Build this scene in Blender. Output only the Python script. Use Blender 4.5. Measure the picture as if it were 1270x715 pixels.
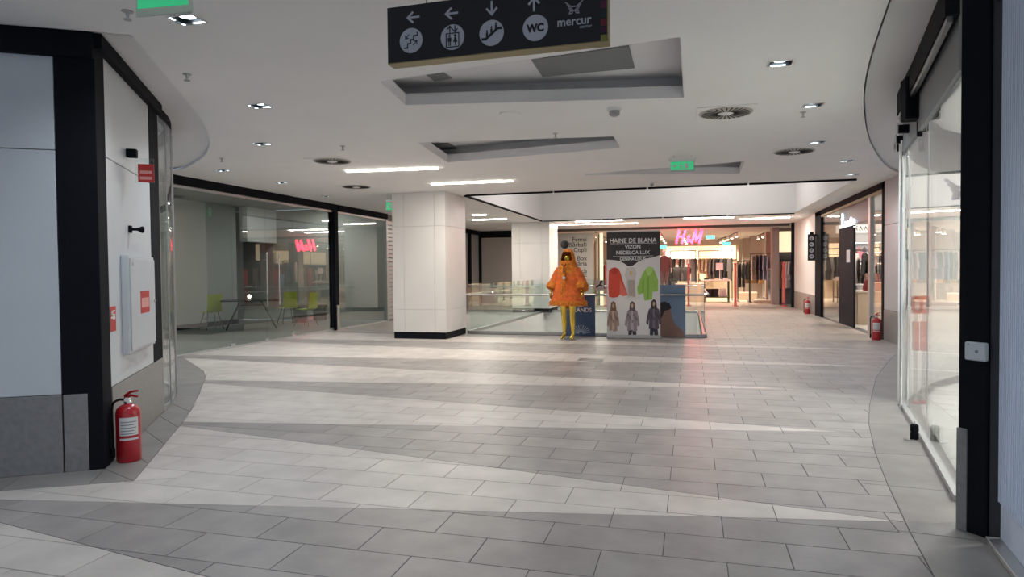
import bpy, bmesh, math, random
from mathutils import Vector, Matrix, geometry
random.seed(7)
PI = math.pi
for o in list(bpy.data.objects): bpy.data.objects.remove(o)
scene = bpy.context.scene
COL = scene.collection

# ------------------------------------------------------------------ camera
W, Hh, F = 1270.0, 715.0, 808.0
EYE = Vector((0, 0, 1.4))
CEIL = 3.1
_d = Vector(((856.5 - W/2)/F, (334.8 - Hh/2)/F, 1)).normalized()
_r = math.radians(0.15)
_u = Vector((-math.sin(_r), -math.cos(_r), 0)); _u = (_u - _u.dot(_d)*_d).normalized()
_x = _d.cross(_u)
ROWS = [Vector((_x[i], _d[i], _u[i])) for i in range(3)]      # camera right, down, forward in world axes
cam = bpy.data.cameras.new('camera'); cam.sensor_fit = 'HORIZONTAL'; cam.sensor_width = 36; cam.lens = F/W*36
cam.clip_start = 0.05; cam.clip_end = 200
co = bpy.data.objects.new('camera', cam); COL.objects.link(co); scene.camera = co
m = Matrix.Identity(4)
for i, v in enumerate((ROWS[0], -ROWS[1], -ROWS[2])):
    for k in range(3): m[k][i] = v[k]
m.translation = EYE; co.matrix_world = m

# ------------------------------------------------------------------ world, exposure
wd = bpy.data.worlds.new('world'); scene.world = wd; wd.use_nodes = True
wd.node_tree.nodes['Background'].inputs[0].default_value = (0.62, 0.74, 0.92, 1)
wd.node_tree.nodes['Background'].inputs[1].default_value = 0.6
scene.view_settings.view_transform = 'Standard'; scene.view_settings.look = 'None'
scene.view_settings.exposure = 0.34; scene.view_settings.gamma = 1
scene.view_settings.use_curve_mapping = False
try:
    scene.cycles.transparent_max_bounces = 32; scene.cycles.max_bounces = 8
    scene.cycles.caustics_reflective = False; scene.cycles.caustics_refractive = False
except Exception: pass
DOWN_W, SHOP_W = 92.0, 370.0      # downlights of the mall, track spots of the clothes shop

# measured points: where the line of sight through a photo pixel meets a known plane of the building
def ray(px, py):
    a, b = (px - W/2)/F, (py - Hh/2)/F
    return ROWS[0]*a + ROWS[1]*b + ROWS[2]
def PZ(px, py, z=0.0):
    r = ray(px, py); return EYE + r*((z - EYE.z)/r.z)
def PYp(px, py, y):
    r = ray(px, py); return EYE + r*(y/r.y)
def PXp(px, py, x):
    r = ray(px, py); return EYE + r*(x/r.x)

# ------------------------------------------------------------------ materials
MATS = {}
def mat(name, col, rough=0.5, metal=0.0, emit=None, estr=0.0, noise=0.0, nscale=8.0, bump=0.0, bscale=60.0, spec=0.5, coat=0.0, rnd=0.0):
    if name in MATS: return MATS[name]
    mt = bpy.data.materials.new(name); mt.use_nodes = True
    nt = mt.node_tree; b = nt.nodes['Principled BSDF']
    c = (col[0], col[1], col[2], 1)
    b.inputs['Base Color'].default_value = c; b.inputs['Roughness'].default_value = rough
    b.inputs['Metallic'].default_value = metal; b.inputs['Specular IOR Level'].default_value = spec
    b.inputs['Coat Weight'].default_value = coat
    if emit:
        b.inputs['Emission Color'].default_value = (*emit, 1); b.inputs['Emission Strength'].default_value = estr
    tc = nt.nodes.new('ShaderNodeTexCoord')
    if noise > 0:
        n = nt.nodes.new('ShaderNodeTexNoise'); n.inputs['Scale'].default_value = nscale; n.inputs['Detail'].default_value = 4
        geo = nt.nodes.new('ShaderNodeNewGeometry')
        nt.links.new(geo.outputs['Position'], n.inputs['Vector'])
        mr = nt.nodes.new('ShaderNodeMapRange'); mr.inputs[3].default_value = 1-noise; mr.inputs[4].default_value = 1+noise
        mr.inputs[1].default_value = 0.3; mr.inputs[2].default_value = 0.7
        nt.links.new(n.outputs['Fac'], mr.inputs[0])
        val = mr.outputs[0]
        if rnd > 0:
            oi = nt.nodes.new('ShaderNodeObjectInfo'); at = nt.nodes.new('ShaderNodeAttribute'); at.attribute_name = 'tone'
            ad = nt.nodes.new('ShaderNodeMath'); ad.operation = 'ADD'
            nt.links.new(oi.outputs['Random'], ad.inputs[0]); nt.links.new(at.outputs['Fac'], ad.inputs[1])
            fr = nt.nodes.new('ShaderNodeMath'); fr.operation = 'FRACT'; nt.links.new(ad.outputs[0], fr.inputs[0])
            m2 = nt.nodes.new('ShaderNodeMapRange'); m2.inputs[3].default_value = 1-rnd; m2.inputs[4].default_value = 1+rnd
            nt.links.new(fr.outputs[0], m2.inputs[0])
            mu = nt.nodes.new('ShaderNodeMath'); mu.operation = 'MULTIPLY'
            nt.links.new(val, mu.inputs[0]); nt.links.new(m2.outputs[0], mu.inputs[1]); val = mu.outputs[0]
        vm = nt.nodes.new('ShaderNodeVectorMath'); vm.operation = 'SCALE'; vm.inputs[0].default_value = col[:3]
        nt.links.new(val, vm.inputs['Scale']); nt.links.new(vm.outputs[0], b.inputs['Base Color'])
    if bump > 0:
        n2 = nt.nodes.new('ShaderNodeTexNoise'); n2.inputs['Scale'].default_value = bscale; n2.inputs['Detail'].default_value = 3
        nt.links.new(tc.outputs['Object'], n2.inputs['Vector'])
        bp = nt.nodes.new('ShaderNodeBump'); bp.inputs['Strength'].default_value = bump; bp.inputs['Distance'].default_value = 0.01
        nt.links.new(n2.outputs['Fac'], bp.inputs['Height']); nt.links.new(bp.outputs[0], b.inputs['Normal'])
    MATS[name] = mt; return mt

def glass(name, tint, refl=1.0, ior=1.5):
    if name in MATS: return MATS[name]
    mt = bpy.data.materials.new(name); mt.use_nodes = True; nt = mt.node_tree
    nt.nodes.remove(nt.nodes['Principled BSDF']); out = nt.nodes['Material Output']
    t = nt.nodes.new('ShaderNodeBsdfTransparent'); t.inputs[0].default_value = (*tint, 1)
    g = nt.nodes.new('ShaderNodeBsdfGlossy'); g.inputs['Roughness'].default_value = 0.01; g.inputs[0].default_value = (refl, refl, refl, 1)
    geo = nt.nodes.new('ShaderNodeNewGeometry')            # Schlick reflectance, the same from both sides of the pane
    dt = nt.nodes.new('ShaderNodeVectorMath'); dt.operation = 'DOT_PRODUCT'
    nt.links.new(geo.outputs['Normal'], dt.inputs[0]); nt.links.new(geo.outputs['Incoming'], dt.inputs[1])
    def mth(op, x, y):
        k = nt.nodes.new('ShaderNodeMath'); k.operation = op
        for i, v in enumerate((x, y)):
            if v is None: continue
            if isinstance(v, (int, float)): k.inputs[i].default_value = v
            else: nt.links.new(v, k.inputs[i])
        return k.outputs[0]
    f0 = ((ior-1)/(ior+1))**2
    c = mth('SUBTRACT', 1.0, mth('ABSOLUTE', dt.outputs['Value'], None))
    fr = mth('ADD', mth('MULTIPLY', mth('POWER', c, 5.0), 1-f0), f0)
    mx = nt.nodes.new('ShaderNodeMixShader')
    nt.links.new(fr, mx.inputs[0]); nt.links.new(t.outputs[0], mx.inputs[1]); nt.links.new(g.outputs[0], mx.inputs[2])
    nt.links.new(mx.outputs[0], out.inputs[0]); MATS[name] = mt; return mt

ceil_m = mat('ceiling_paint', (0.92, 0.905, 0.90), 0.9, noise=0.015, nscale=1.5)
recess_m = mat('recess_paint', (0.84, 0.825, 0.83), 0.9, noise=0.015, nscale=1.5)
wall_m = mat('wall_paint', (0.68, 0.68, 0.68), 0.8, noise=0.02, nscale=2)
white_panel = mat('white_panel', (0.62, 0.65, 0.68), 0.35, noise=0.015, nscale=3)
pillar_m = mat('pillar_panel', (0.74, 0.72, 0.70), 0.4, noise=0.015, nscale=3)
black_m = mat('black_metal', (0.007, 0.008, 0.012), 0.75, noise=0.1, spec=0.12)
black_matte = mat('black_matte', (0.012, 0.012, 0.014), 0.8, noise=0.1, spec=0.15)
plinth_m = mat('plinth_stone', (0.23, 0.225, 0.225), 0.45, noise=0.12, nscale=25)
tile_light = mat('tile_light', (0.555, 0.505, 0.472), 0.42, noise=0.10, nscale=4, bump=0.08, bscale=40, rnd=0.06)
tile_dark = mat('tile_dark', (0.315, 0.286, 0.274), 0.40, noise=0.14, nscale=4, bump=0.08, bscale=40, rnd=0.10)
tile_border = mat('tile_border', (0.255, 0.238, 0.225), 0.42, noise=0.12, nscale=4, bump=0.08, bscale=40, rnd=0.06)
tile_far = mat('tile_far', (0.38, 0.345, 0.315), 0.36, noise=0.10, nscale=3, bump=0.06, bscale=40, rnd=0.08)
grout_m = mat('grout', (0.12, 0.115, 0.11), 0.9, noise=0.1)
shopfloor_m = mat('shop_floor', (0.52, 0.48, 0.43), 0.3, noise=0.05, nscale=2)
greyfloor_m = mat('grey_floor', (0.22, 0.22, 0.21), 0.5, noise=0.08)
steel_m = mat('brushed_steel', (0.5, 0.5, 0.5), 0.3, 1.0, noise=0.05)
chrome_m = mat('chrome', (0.75, 0.75, 0.76), 0.12, 1.0, noise=0.02)
alu_m = mat('aluminium', (0.55, 0.55, 0.55), 0.4, 0.8, noise=0.04)
white_m = mat('white_paint', (0.78, 0.78, 0.78), 0.5, noise=0.01)
print_white = mat('print_white', (0.75, 0.75, 0.76), 0.6, noise=0.01)
print_dark = mat('print_dark', (0.03, 0.03, 0.035), 0.6, noise=0.02)
red_m = mat('red_enamel', (0.42, 0.012, 0.02), 0.3, noise=0.04, coat=0.4)
red_sign = mat('red_sign', (0.55, 0.03, 0.03), 0.5, noise=0.03)
green_m = mat('exit_green', (0.02, 0.45, 0.16), 0.4, emit=(0.08, 0.9, 0.40), estr=0.28, noise=0.03)
glow_white = mat('glow_strip', (0.9, 0.9, 0.9), 0.5, emit=(1, 0.98, 0.92), estr=3.0)
led_m = mat('led_tube', (0.95, 0.95, 0.9), 0.4, emit=(1.0, 0.93, 0.80), estr=14.0)
spot_m = mat('downlight_lens', (0.9, 0.95, 1), 0.3, emit=(0.86, 0.95, 1.0), estr=9.0)
track_m = mat('track_lens', (1, 0.95, 0.9), 0.3, emit=(1.0, 0.86, 0.68), estr=14.0)
warmbox_m = mat('light_box', (0.9, 0.8, 0.65), 0.5, emit=(1.0, 0.74, 0.44), estr=0.85, noise=0.03)
neon_red = mat('red_letters', (0.8, 0.03, 0.08), 0.4, emit=(1.0, 0.045, 0.12), estr=5.0)
neon_white = mat('white_letters', (0.9, 0.95, 1), 0.4, emit=(0.8, 0.93, 1.0), estr=1.6)
teal_m = mat('teal_sign', (0.1, 0.5, 0.45), 0.4, emit=(0.15, 0.85, 0.75), estr=1.2)
gold_m = mat('gold_chrome', (0.80, 0.58, 0.10), 0.16, 1.0, noise=0.03)
gold_edge = mat('brass_edge', (0.30, 0.24, 0.12), 0.45, 0.3, noise=0.05)
lime_m = mat('lime_plastic', (0.42, 0.52, 0.03), 0.4, noise=0.03)
glass_shop = glass('shop_glass', (0.90, 0.93, 0.91), 1.0, 1.75)
glass_clear = glass('clear_glass', (0.95, 0.97, 0.96), 1.0, 1.45)
glass_rail = glass('railing_glass', (0.93, 0.975, 0.965), 1.0, 1.45)
acrylic = glass('acrylic', (0.84, 0.93, 0.88), 1.0, 1.45)

# ------------------------------------------------------------------ mesh helpers
def box(bm, x0, x1, y0, y1, z0, z1):
    r = bmesh.ops.create_cube(bm, size=1)
    for v in r['verts']:
        v.co = Vector((x0 if v.co.x < 0 else x1, y0 if v.co.y < 0 else y1, z0 if v.co.z < 0 else z1))
    return r['verts']
def prism(bm, poly, z0, z1, axis='z'):
    def mk(p, h): return (p[0], p[1], h) if axis == 'z' else (p[0], h, p[1])
    a = [bm.verts.new(mk(p, z0)) for p in poly]; b = [bm.verts.new(mk(p, z1)) for p in poly]
    n = len(poly)
    try:
        bm.faces.new(a[::-1]); bm.faces.new(b)
    except ValueError: pass
    for i in range(n): bm.faces.new((a[i], a[(i+1) % n], b[(i+1) % n], b[i]))
def lathe(bm, prof, n=20, c=(0, 0, 0), axis='z'):
    rings = []
    for r, h in prof:
        ring = []
        for k in range(n):
            a = 2*PI*k/n; x, y = r*math.cos(a), r*math.sin(a)
            p = (x, y, h) if axis == 'z' else ((x, h, y) if axis == 'y' else (h, x, y))
            ring.append(bm.verts.new((p[0]+c[0], p[1]+c[1], p[2]+c[2])))
        rings.append(ring)
    for i in range(len(rings)-1):
        for k in range(n):
            bm.faces.new((rings[i][k], rings[i][(k+1) % n], rings[i+1][(k+1) % n], rings[i+1][k]))
    bm.faces.new(rings[0][::-1]); bm.faces.new(rings[-1])
def tube(bm, pts, r, n=8, cap=True):
    pts = [Vector(p) for p in pts]; rings = []
    rr = r if isinstance(r, (list, tuple)) else [r]*len(pts)
    up = None
    for i, p in enumerate(pts):
        t = (pts[min(i+1, len(pts)-1)] - pts[max(i-1, 0)]).normalized()
        if up is None:
            up = Vector((0, 0, 1)) if abs(t.z) < 0.9 else Vector((1, 0, 0))
        a = t.cross(up).normalized(); b = a.cross(t).normalized(); up = b
        rings.append([bm.verts.new(p + a*rr[i]*math.cos(2*PI*k/n) + b*rr[i]*math.sin(2*PI*k/n)) for k in range(n)])
    for i in range(len(rings)-1):
        for k in range(n): bm.faces.new((rings[i][k], rings[i][(k+1) % n], rings[i+1][(k+1) % n], rings[i+1][k]))
    if cap: bm.faces.new(rings[0][::-1]); bm.faces.new(rings[-1])
def ellipsoid(bm, c, r, seg=16, rings=10):
    res = bmesh.ops.create_uvsphere(bm, u_segments=seg, v_segments=rings, radius=1)
    for v in res['verts']: v.co = Vector((v.co.x*r[0]+c[0], v.co.y*r[1]+c[1], v.co.z*r[2]+c[2]))
    return res['verts']
def obj(name, bm, material, parent=None, smooth=False, bevel=0.0, loc=None, rotz=0.0):
    if bevel > 0:
        bmesh.ops.bevel(bm, geom=list(bm.edges), offset=bevel, segments=1, affect='EDGES', profile=0.5, clamp_overlap=True)
    bmesh.ops.recalc_face_normals(bm, faces=list(bm.faces))
    me = bpy.data.meshes.new(name); bm.to_mesh(me); bm.free()
    if smooth:
        me.shade_smooth()
        me.set_sharp_from_angle(angle=math.radians(40))
    if material: me.materials.append(material)
    o = bpy.data.objects.new(name, me); COL.objects.link(o)
    if parent: o.parent = parent
    if loc is not None: o.location = loc
    o.rotation_euler.z = rotz
    return o
def bx(name, x0, x1, y0, y1, z0, z1, material, parent=None, bevel=0.0):
    bm = bmesh.new(); box(bm, x0, x1, y0, y1, z0, z1)
    if bevel: bevel = min(bevel, 0.3*min(abs(x1-x0), abs(y1-y0), abs(z1-z0)))
    return obj(name, bm, material, parent, bevel=bevel)
def pz(name, poly, z0, z1, material, parent=None):
    bm = bmesh.new(); prism(bm, poly, z0, z1); return obj(name, bm, material, parent)
def flat(name, poly, y, th, material, parent=None):         # a shape printed on the front of a panel, local x / z
    bm = bmesh.new(); prism(bm, poly, y-th, y, 'y'); return obj(name, bm, material, parent)
def flats(name, polys, y, th, material, parent=None):
    bm = bmesh.new()
    for p in polys: prism(bm, p, y-th, y, 'y')
    return obj(name, bm, material, parent)
def thing(name, label, cat, loc=(0, 0, 0), rotz=0.0, group=None):
    o = bpy.data.objects.new(name, None); COL.objects.link(o); o.empty_display_size = 0.1
    o.location = loc; o.rotation_euler.z = rotz
    return tag(o, label, cat, group)
def tag(o, label, cat, group=None):
    o['label'] = label; o['category'] = cat
    if group: o['group'] = group
    return o
def struct(o): o['kind'] = 'structure'; return o
def sroot(name, loc=(0, 0, 0), rotz=0.0):
    o = bpy.data.objects.new(name, None); COL.objects.link(o); o.location = loc; o.rotation_euler.z = rotz; o.empty_display_size = 0.1
    return struct(o)
def dup(root, loc=None, rotz=None, label=None, group=None):
    r = root.copy(); COL.objects.link(r)
    if loc is not None: r.location = loc
    if rotz is not None: r.rotation_euler.z = rotz
    if label: r['label'] = label
    if group: r['group'] = group
    for ch in list(root.children):
        c = ch.copy(); COL.objects.link(c); c.parent = r
        for g in list(ch.children):
            d = g.copy(); COL.objects.link(d); d.parent = c
    return r
_fonts = {}
def text(name, s, size, x, z, y, material, parent, align='CENTER', depth=0.002, bold=0.0, sx=1.0, spacing=1.0):
    cu = bpy.data.curves.new('t', 'FONT'); cu.body = s; cu.size = size; cu.align_x = align; cu.offset = bold; cu.resolution_u = 3
    cu.space_character = spacing
    t = bpy.data.objects.new('t', cu); COL.objects.link(t)
    dg = bpy.context.evaluated_depsgraph_get(); dg.update()
    me = bpy.data.meshes.new_from_object(t.evaluated_get(dg))
    bpy.data.objects.remove(t); bpy.data.curves.remove(cu)
    bm = bmesh.new(); bm.from_mesh(me); bpy.data.meshes.remove(me)
    if depth > 0:
        r = bmesh.ops.extrude_face_region(bm, geom=list(bm.faces))
        for e in r['geom']:
            if isinstance(e, bmesh.types.BMVert): e.co.z += depth
    for v in bm.verts: v.co = Vector((v.co.x*sx + x, y - v.co.z, v.co.y + z))
    return obj(name, bm, material, parent)
def circ(cx, cz, r, n=24, r2=None):
    return [(cx + r*math.cos(2*PI*k/n), cz + (r2 or r)*math.sin(2*PI*k/n)) for k in range(n)]
def rect(x0, x1, z0, z1): return [(x0, z0), (x1, z0), (x1, z1), (x0, z1)]
class Wall:                                       # vertical plane standing on the line A-B; local x along it, local -y towards the mall
    def __init__(s, A, B):
        s.A = Vector((A[0], A[1], 0)); d = Vector((B[0]-A[0], B[1]-A[1], 0)); s.L = d.length; s.u = d.normalized()
        s.rz = math.atan2(s.u.y, s.u.x); s.n = Vector((-s.u.y, s.u.x, 0))
    def uv(s, px, py):
        r = ray(px, py); t = s.n.dot(s.A - EYE)/s.n.dot(r); p = EYE + r*t
        return ((p - s.A).dot(s.u), p.z)
    def pt(s, x, y, z): return s.A + s.u*x + s.n*y + Vector((0, 0, z))
def curve_smooth(pts, n):
    out = []; P = [Vector(p) for p in pts]
    for i in range(len(P)-1):
        p0, p1, p2, p3 = P[max(i-1, 0)], P[i], P[i+1], P[min(i+2, len(P)-1)]
        for k in range(n):
            t = k/n
            out.append(0.5*((2*p1) + (p2-p0)*t + (2*p0-5*p1+4*p2-p3)*t*t + (3*p1-p0-3*p2+p3)*t**3))
    out.append(P[-1]); return out
def extrude_line(bm, pts, z0, z1, th):            # a thin wall standing on a plan polyline
    n = len(pts); off = []
    for i in range(n):
        t = (Vector(pts[min(i+1, n-1)][:2]) - Vector(pts[max(i-1, 0)][:2])).normalized(); off.append(Vector((-t.y, t.x))*th)
    ring = []
    for i, p in enumerate(pts):
        a = (p[0], p[1]); b = (p[0]+off[i].x, p[1]+off[i].y)
        ring.append([bm.verts.new((*a, z0)), bm.verts.new((*b, z0)), bm.verts.new((*b, z1)), bm.verts.new((*a, z1))])
    for i in range(n-1):
        for k in range(4): bm.faces.new((ring[i][k], ring[i][(k+1) % 4], ring[i+1][(k+1) % 4], ring[i+1][k]))
    bm.faces.new(ring[0][::-1]); bm.faces.new(ring[-1])
# polygon tools on plan outlines
def ccw(p):
    a = sum(p[i][0]*p[(i+1) % len(p)][1] - p[(i+1) % len(p)][0]*p[i][1] for i in range(len(p)))
    return list(p) if a > 0 else list(p)[::-1]
def area(p): return abs(sum(p[i][0]*p[(i+1) % len(p)][1] - p[(i+1) % len(p)][0]*p[i][1] for i in range(len(p))))/2 if len(p) > 2 else 0
def half(poly, a, b, keep_left):
    s = 1 if keep_left else -1; out = []
    f = lambda p: s*((b[0]-a[0])*(p[1]-a[1]) - (b[1]-a[1])*(p[0]-a[0]))
    for i in range(len(poly)):
        p, q = poly[i], poly[(i+1) % len(poly)]; fp, fq = f(p), f(q)
        if fp >= 0: out.append(p)
        if (fp > 0 > fq) or (fp < 0 < fq):
            t = fp/(fp-fq); out.append((p[0]+(q[0]-p[0])*t, p[1]+(q[1]-p[1])*t))
    return out
def inter(T, K):
    K = ccw(K)
    for i in range(len(K)):
        if len(T) < 3: return []
        T = half(T, K[i], K[(i+1) % len(K)], True)
    return T if area(T) > 4e-4 else []
def minus(T, K):
    if not inter(T, K): return [T]
    K = ccw(K); out = []; rest = T
    for i in range(len(K)):
        a, b = K[i], K[(i+1) % len(K)]
        o = half(rest, a, b, False)
        if area(o) > 4e-4: out.append(o)
        rest = half(rest, a, b, True)
        if area(rest) < 4e-4: break
    return out
def inset(poly, d):
    p = ccw(poly); n = len(p); out = []
    q = [p[0]]
    for v in p[1:]:
        if (v[0]-q[-1][0])**2 + (v[1]-q[-1][1])**2 > 1e-5: q.append(v)
    if (q[0][0]-q[-1][0])**2 + (q[0][1]-q[-1][1])**2 < 1e-5: q.pop()
    p = q; n = len(p)
    if n < 3: return []
    res = [tuple(v) for v in p]
    for i in range(n):
        a, b = p[i], p[(i+1) % n]; L = math.hypot(b[0]-a[0], b[1]-a[1])
        nx, ny = -(b[1]-a[1])/L*d, (b[0]-a[0])/L*d
        res = half(res, (a[0]+nx, a[1]+ny), (b[0]+nx, b[1]+ny), True)
        if len(res) < 3: return []
    return res if area(res) > 3e-4 else []
def inpoly(p, poly):
    c = False; n = len(poly)
    for i in range(n):
        a, b = poly[i], poly[(i+1) % n]
        if (a[1] > p[1]) != (b[1] > p[1]) and p[0] < (b[0]-a[0])*(p[1]-a[1])/(b[1]-a[1]) + a[0]: c = not c
    return c
def plate(bm, outer, holes, z, up=True):          # flat sheet with holes
    pts = []; edges = []
    for poly in [outer] + holes:
        s = len(pts); pts += [Vector((p[0], p[1])) for p in poly]
        edges += [(s+i, s+(i+1) % len(poly)) for i in range(len(poly))]
    vs, es, fs, *_ = geometry.delaunay_2d_cdt(pts, edges, [], 0, 1e-5)
    bv = [bm.verts.new((v.x, v.y, z)) for v in vs]
    for f in fs:
        c = (sum(vs[i].x for i in f)/len(f), sum(vs[i].y for i in f)/len(f))
        if inpoly(c, outer) and not any(inpoly(c, h) for h in holes):
            bm.faces.new([bv[i] for i in f])

# ================================================================== THE SETTING
XL, XR = -8.5, 3.65                               # shop lines left and right of the concourse
YF = 26.0                                         # front of the clothes shop at the end
VX0, VX1, VY0, VY1 = -4.85, 0.21, 14.1, 22.0      # opening in the floor
K0 = PZ(130, 581); K1 = PZ(203, 510)              # corner of the panelled block on the left, end of its side wall
front_dir = Vector((PZ(0, 592).x - K0.x, PZ(0, 592).y - K0.y, 0)).normalized()
KL = K0 + front_dir*3.4
left_glass = curve_smooth([(K1.x, K1.y), (-5.53, 5.96), (-5.96, 6.44), (-6.65, 6.95), (-7.55, 7.42), (XL, 7.8)], 5)
RP0 = PZ(1187, 655); RP1 = PZ(1236, 672); RRIB = PZ(1270, 716)
RG = [PZ(1192, 622), PZ(1125, 509)]
right_glass = curve_smooth([(RG[0].x, RG[0].y), (1.83, 5.9), (RG[1].x, RG[1].y), (2.18, 7.65), (2.62, 8.6), (3.3, 9.6), (4.3, 10.5)], 4)
# outlines of the curved border bands
ringL_floor = curve_smooth([(-3.67, 3.57), (-4.22, 4.42), (-4.96, 5.54), (-6.08, 7.03), (-6.84, 7.92), (XL, 9.3)], 2)
ringL_front = [(-7.2, 1.75), (-5.6, 2.57), (-4.37, 3.19), (-3.91, 3.44)]
ringR_floor = [(0.98, 1.5), (1.05, 3.2), (1.12, 3.86), (1.225, 4.66), (1.35, 5.47), (1.55, 6.5), (1.78, 7.43), (2.3, 9.3), (3.0, 11.3), (XR, 12.9)]

# ---- floor
fl_holes = [[(VX0, VY0), (VX1, VY0), (VX1, VY1), (VX0, VY1)]]
bm = bmesh.new(); plate(bm, [(XL-0.1, -6), (XR+0.2, -6), (XR+0.2, YF), (XL-0.1, YF)], fl_holes, -0.004)
floor = struct(obj('floor', bm, grout_m))
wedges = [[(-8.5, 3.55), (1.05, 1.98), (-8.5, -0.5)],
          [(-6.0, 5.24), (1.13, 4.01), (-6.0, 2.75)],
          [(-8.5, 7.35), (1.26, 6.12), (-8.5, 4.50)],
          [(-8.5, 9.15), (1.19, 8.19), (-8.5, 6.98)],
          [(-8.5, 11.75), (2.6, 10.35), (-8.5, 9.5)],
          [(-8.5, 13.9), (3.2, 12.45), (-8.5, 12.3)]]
# convex pieces of the two border bands
inL = [(KL.x, KL.y), (KL.x*0.6+K0.x*0.4, KL.y*0.6+K0.y*0.4), (KL.x*0.15+K0.x*0.85, KL.y*0.15+K0.y*0.85), (K0.x, K0.y)]
bandL = [[ringL_front[i], ringL_front[i+1], inL[i+1], inL[i]] for i in range(3)]
bandL.append([ringL_front[3], tuple(ringL_floor[0]), (K0.x, K0.y)])
nL = len(ringL_floor); innerL = [(K0.x, K0.y)]
full_in = [Vector((K0.x, K0.y)), Vector((K1.x, K1.y))] + [Vector(p) for p in left_glass[1:]]
cum = [0]
for i in range(1, len(full_in)): cum.append(cum[-1] + (full_in[i]-full_in[i-1]).length)
def along(t):
    d = t*cum[-1]
    for i in range(1, len(cum)):
        if d <= cum[i]: return tuple(full_in[i-1].lerp(full_in[i], (d-cum[i-1])/(cum[i]-cum[i-1])))
    return tuple(full_in[-1])
for i in range(nL-1):
    a, b = tuple(ringL_floor[i]), tuple(ringL_floor[i+1])
    bandL.append([a, b, along((i+1)/(nL-1)), along(i/(nL-1))])
inR = [(1.55, 1.5), (1.5, 3.2), (RP1.x, RP1.y), (RG[0].x, RG[0].y+0.2), (1.75, 5.47), (1.93, 6.5), (RG[1].x, RG[1].y+0.3), (2.9, 9.1), (3.6, 10.6), (XR+0.1, 11.9)]
bandR = [[ringR_floor[i], ringR_floor[i+1], inR[i+1], inR[i]] for i in range(len(inR)-1)]
blockers = bandL + bandR + [[(VX0, VY0-0.12), (VX1+0.12, VY0-0.12), (VX1+0.12, VY1), (VX0, VY1)],
    [(KL.x, KL.y), (K0.x, K0.y), (K1.x, K1.y), (-9, 5.4), (-9, 1)], [(K1.x, K1.y), (-5.96, 6.44), (-9, 6.6), (-9, 5)], [(-5.96, 6.44), (-6.65, 6.95), (-7.55, 7.42), (-9, 7.9), (-9, 6.5)],
    [(1.5, -2), (1.5, 3.2), (XR+1, 3.2), (XR+1, -2)], [(1.5, 3.2), (RG[0].x, RG[0].y+.2), (XR+1, 4.4), (XR+1, 3.2)], [(RG[0].x, RG[0].y+.2), (RG[1].x, RG[1].y+.3), (XR+1, 7.5), (XR+1, 4.4)], [(RG[1].x, RG[1].y+.3), (3.6, 10.6), (XR+1, 11.9), (XR+1, 7.5)]]
pieces = []                                        # (polygon, material index)
for r in range(-14, 76):
    y0 = 3.242 + 0.3*r; y1 = y0 + 0.3
    if y1 > YF: break
    for c in range(-16, 9):
        x0 = -0.436 + 0.6*c + (0.3 if r % 2 == 0 else 0); x1 = x0 + 0.6
        T = [(max(x0, XL), y0), (min(x1, XR), y0), (min(x1, XR), y1), (max(x0, XL), y1)]
        if T[1][0] - T[0][0] < 0.02: continue
        if (x0+x1)/2 < -0.9*y1 - 1.6 or y1 < 1.2: continue             # never in view
        rest = [T]
        for b in blockers: rest = [q for t in rest for q in minus(t, b)]
        for t in rest:
            if y0 > 13.9: pieces.append((t, 3)); continue
            dk = [t]
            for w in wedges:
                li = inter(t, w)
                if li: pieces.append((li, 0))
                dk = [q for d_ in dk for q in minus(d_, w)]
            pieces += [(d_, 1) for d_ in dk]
for b in bandL + bandR: pieces.append((b, 2))
def score(poly):
    cx = sum(p[0] for p in poly)/len(poly); cy = sum(p[1] for p in poly)/len(poly)
    v = Vector((cx, cy, 0)) - EYE; zc = v.dot(ROWS[2])
    if zc < 0.3: return 0
    px = v.dot(ROWS[0])/zc*F + W/2; py = v.dot(ROWS[1])/zc*F + Hh/2
    if not (-30 < px < W+30 and py < Hh+40): return 0
    return area(poly)/zc**3
tm = [tile_light, tile_dark, tile_border, tile_far]
pieces = [(inset(p, 0.0025), k) for p, k in pieces]; pieces = [q for q in pieces if q[0]]
pieces.sort(key=lambda q: -score(q[0]))
def tile_bm(bm, poly, k, tone=None, lay=None):
    q = inset(poly, 0.0015)
    z = random.uniform(-0.0004, 0.0)
    a = [bm.verts.new((p[0], p[1], -0.0038)) for p in poly]; b = [bm.verts.new((p[0], p[1], -0.0012)) for p in poly]
    n = len(poly); fs = [bm.faces.new((a[i], a[(i+1) % n], b[(i+1) % n], b[i])) for i in range(n)]
    if q and len(q) == n:
        c = [bm.verts.new((p[0], p[1], z)) for p in q]
        for i in range(n): fs.append(bm.faces.new((b[i], b[(i+1) % n], c[(i+1) % n], c[i])))
        fs.append(bm.faces.new(c))
    else: fs.append(bm.faces.new(b))
    for f in fs:
        f.material_index = k
        if lay is not None: f[lay] = tone
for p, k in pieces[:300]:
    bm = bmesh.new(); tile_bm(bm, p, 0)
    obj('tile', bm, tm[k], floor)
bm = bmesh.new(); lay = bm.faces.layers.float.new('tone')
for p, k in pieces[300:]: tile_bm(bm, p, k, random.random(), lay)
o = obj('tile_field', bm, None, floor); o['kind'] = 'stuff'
for t in tm: o.data.materials.append(t)

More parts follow.
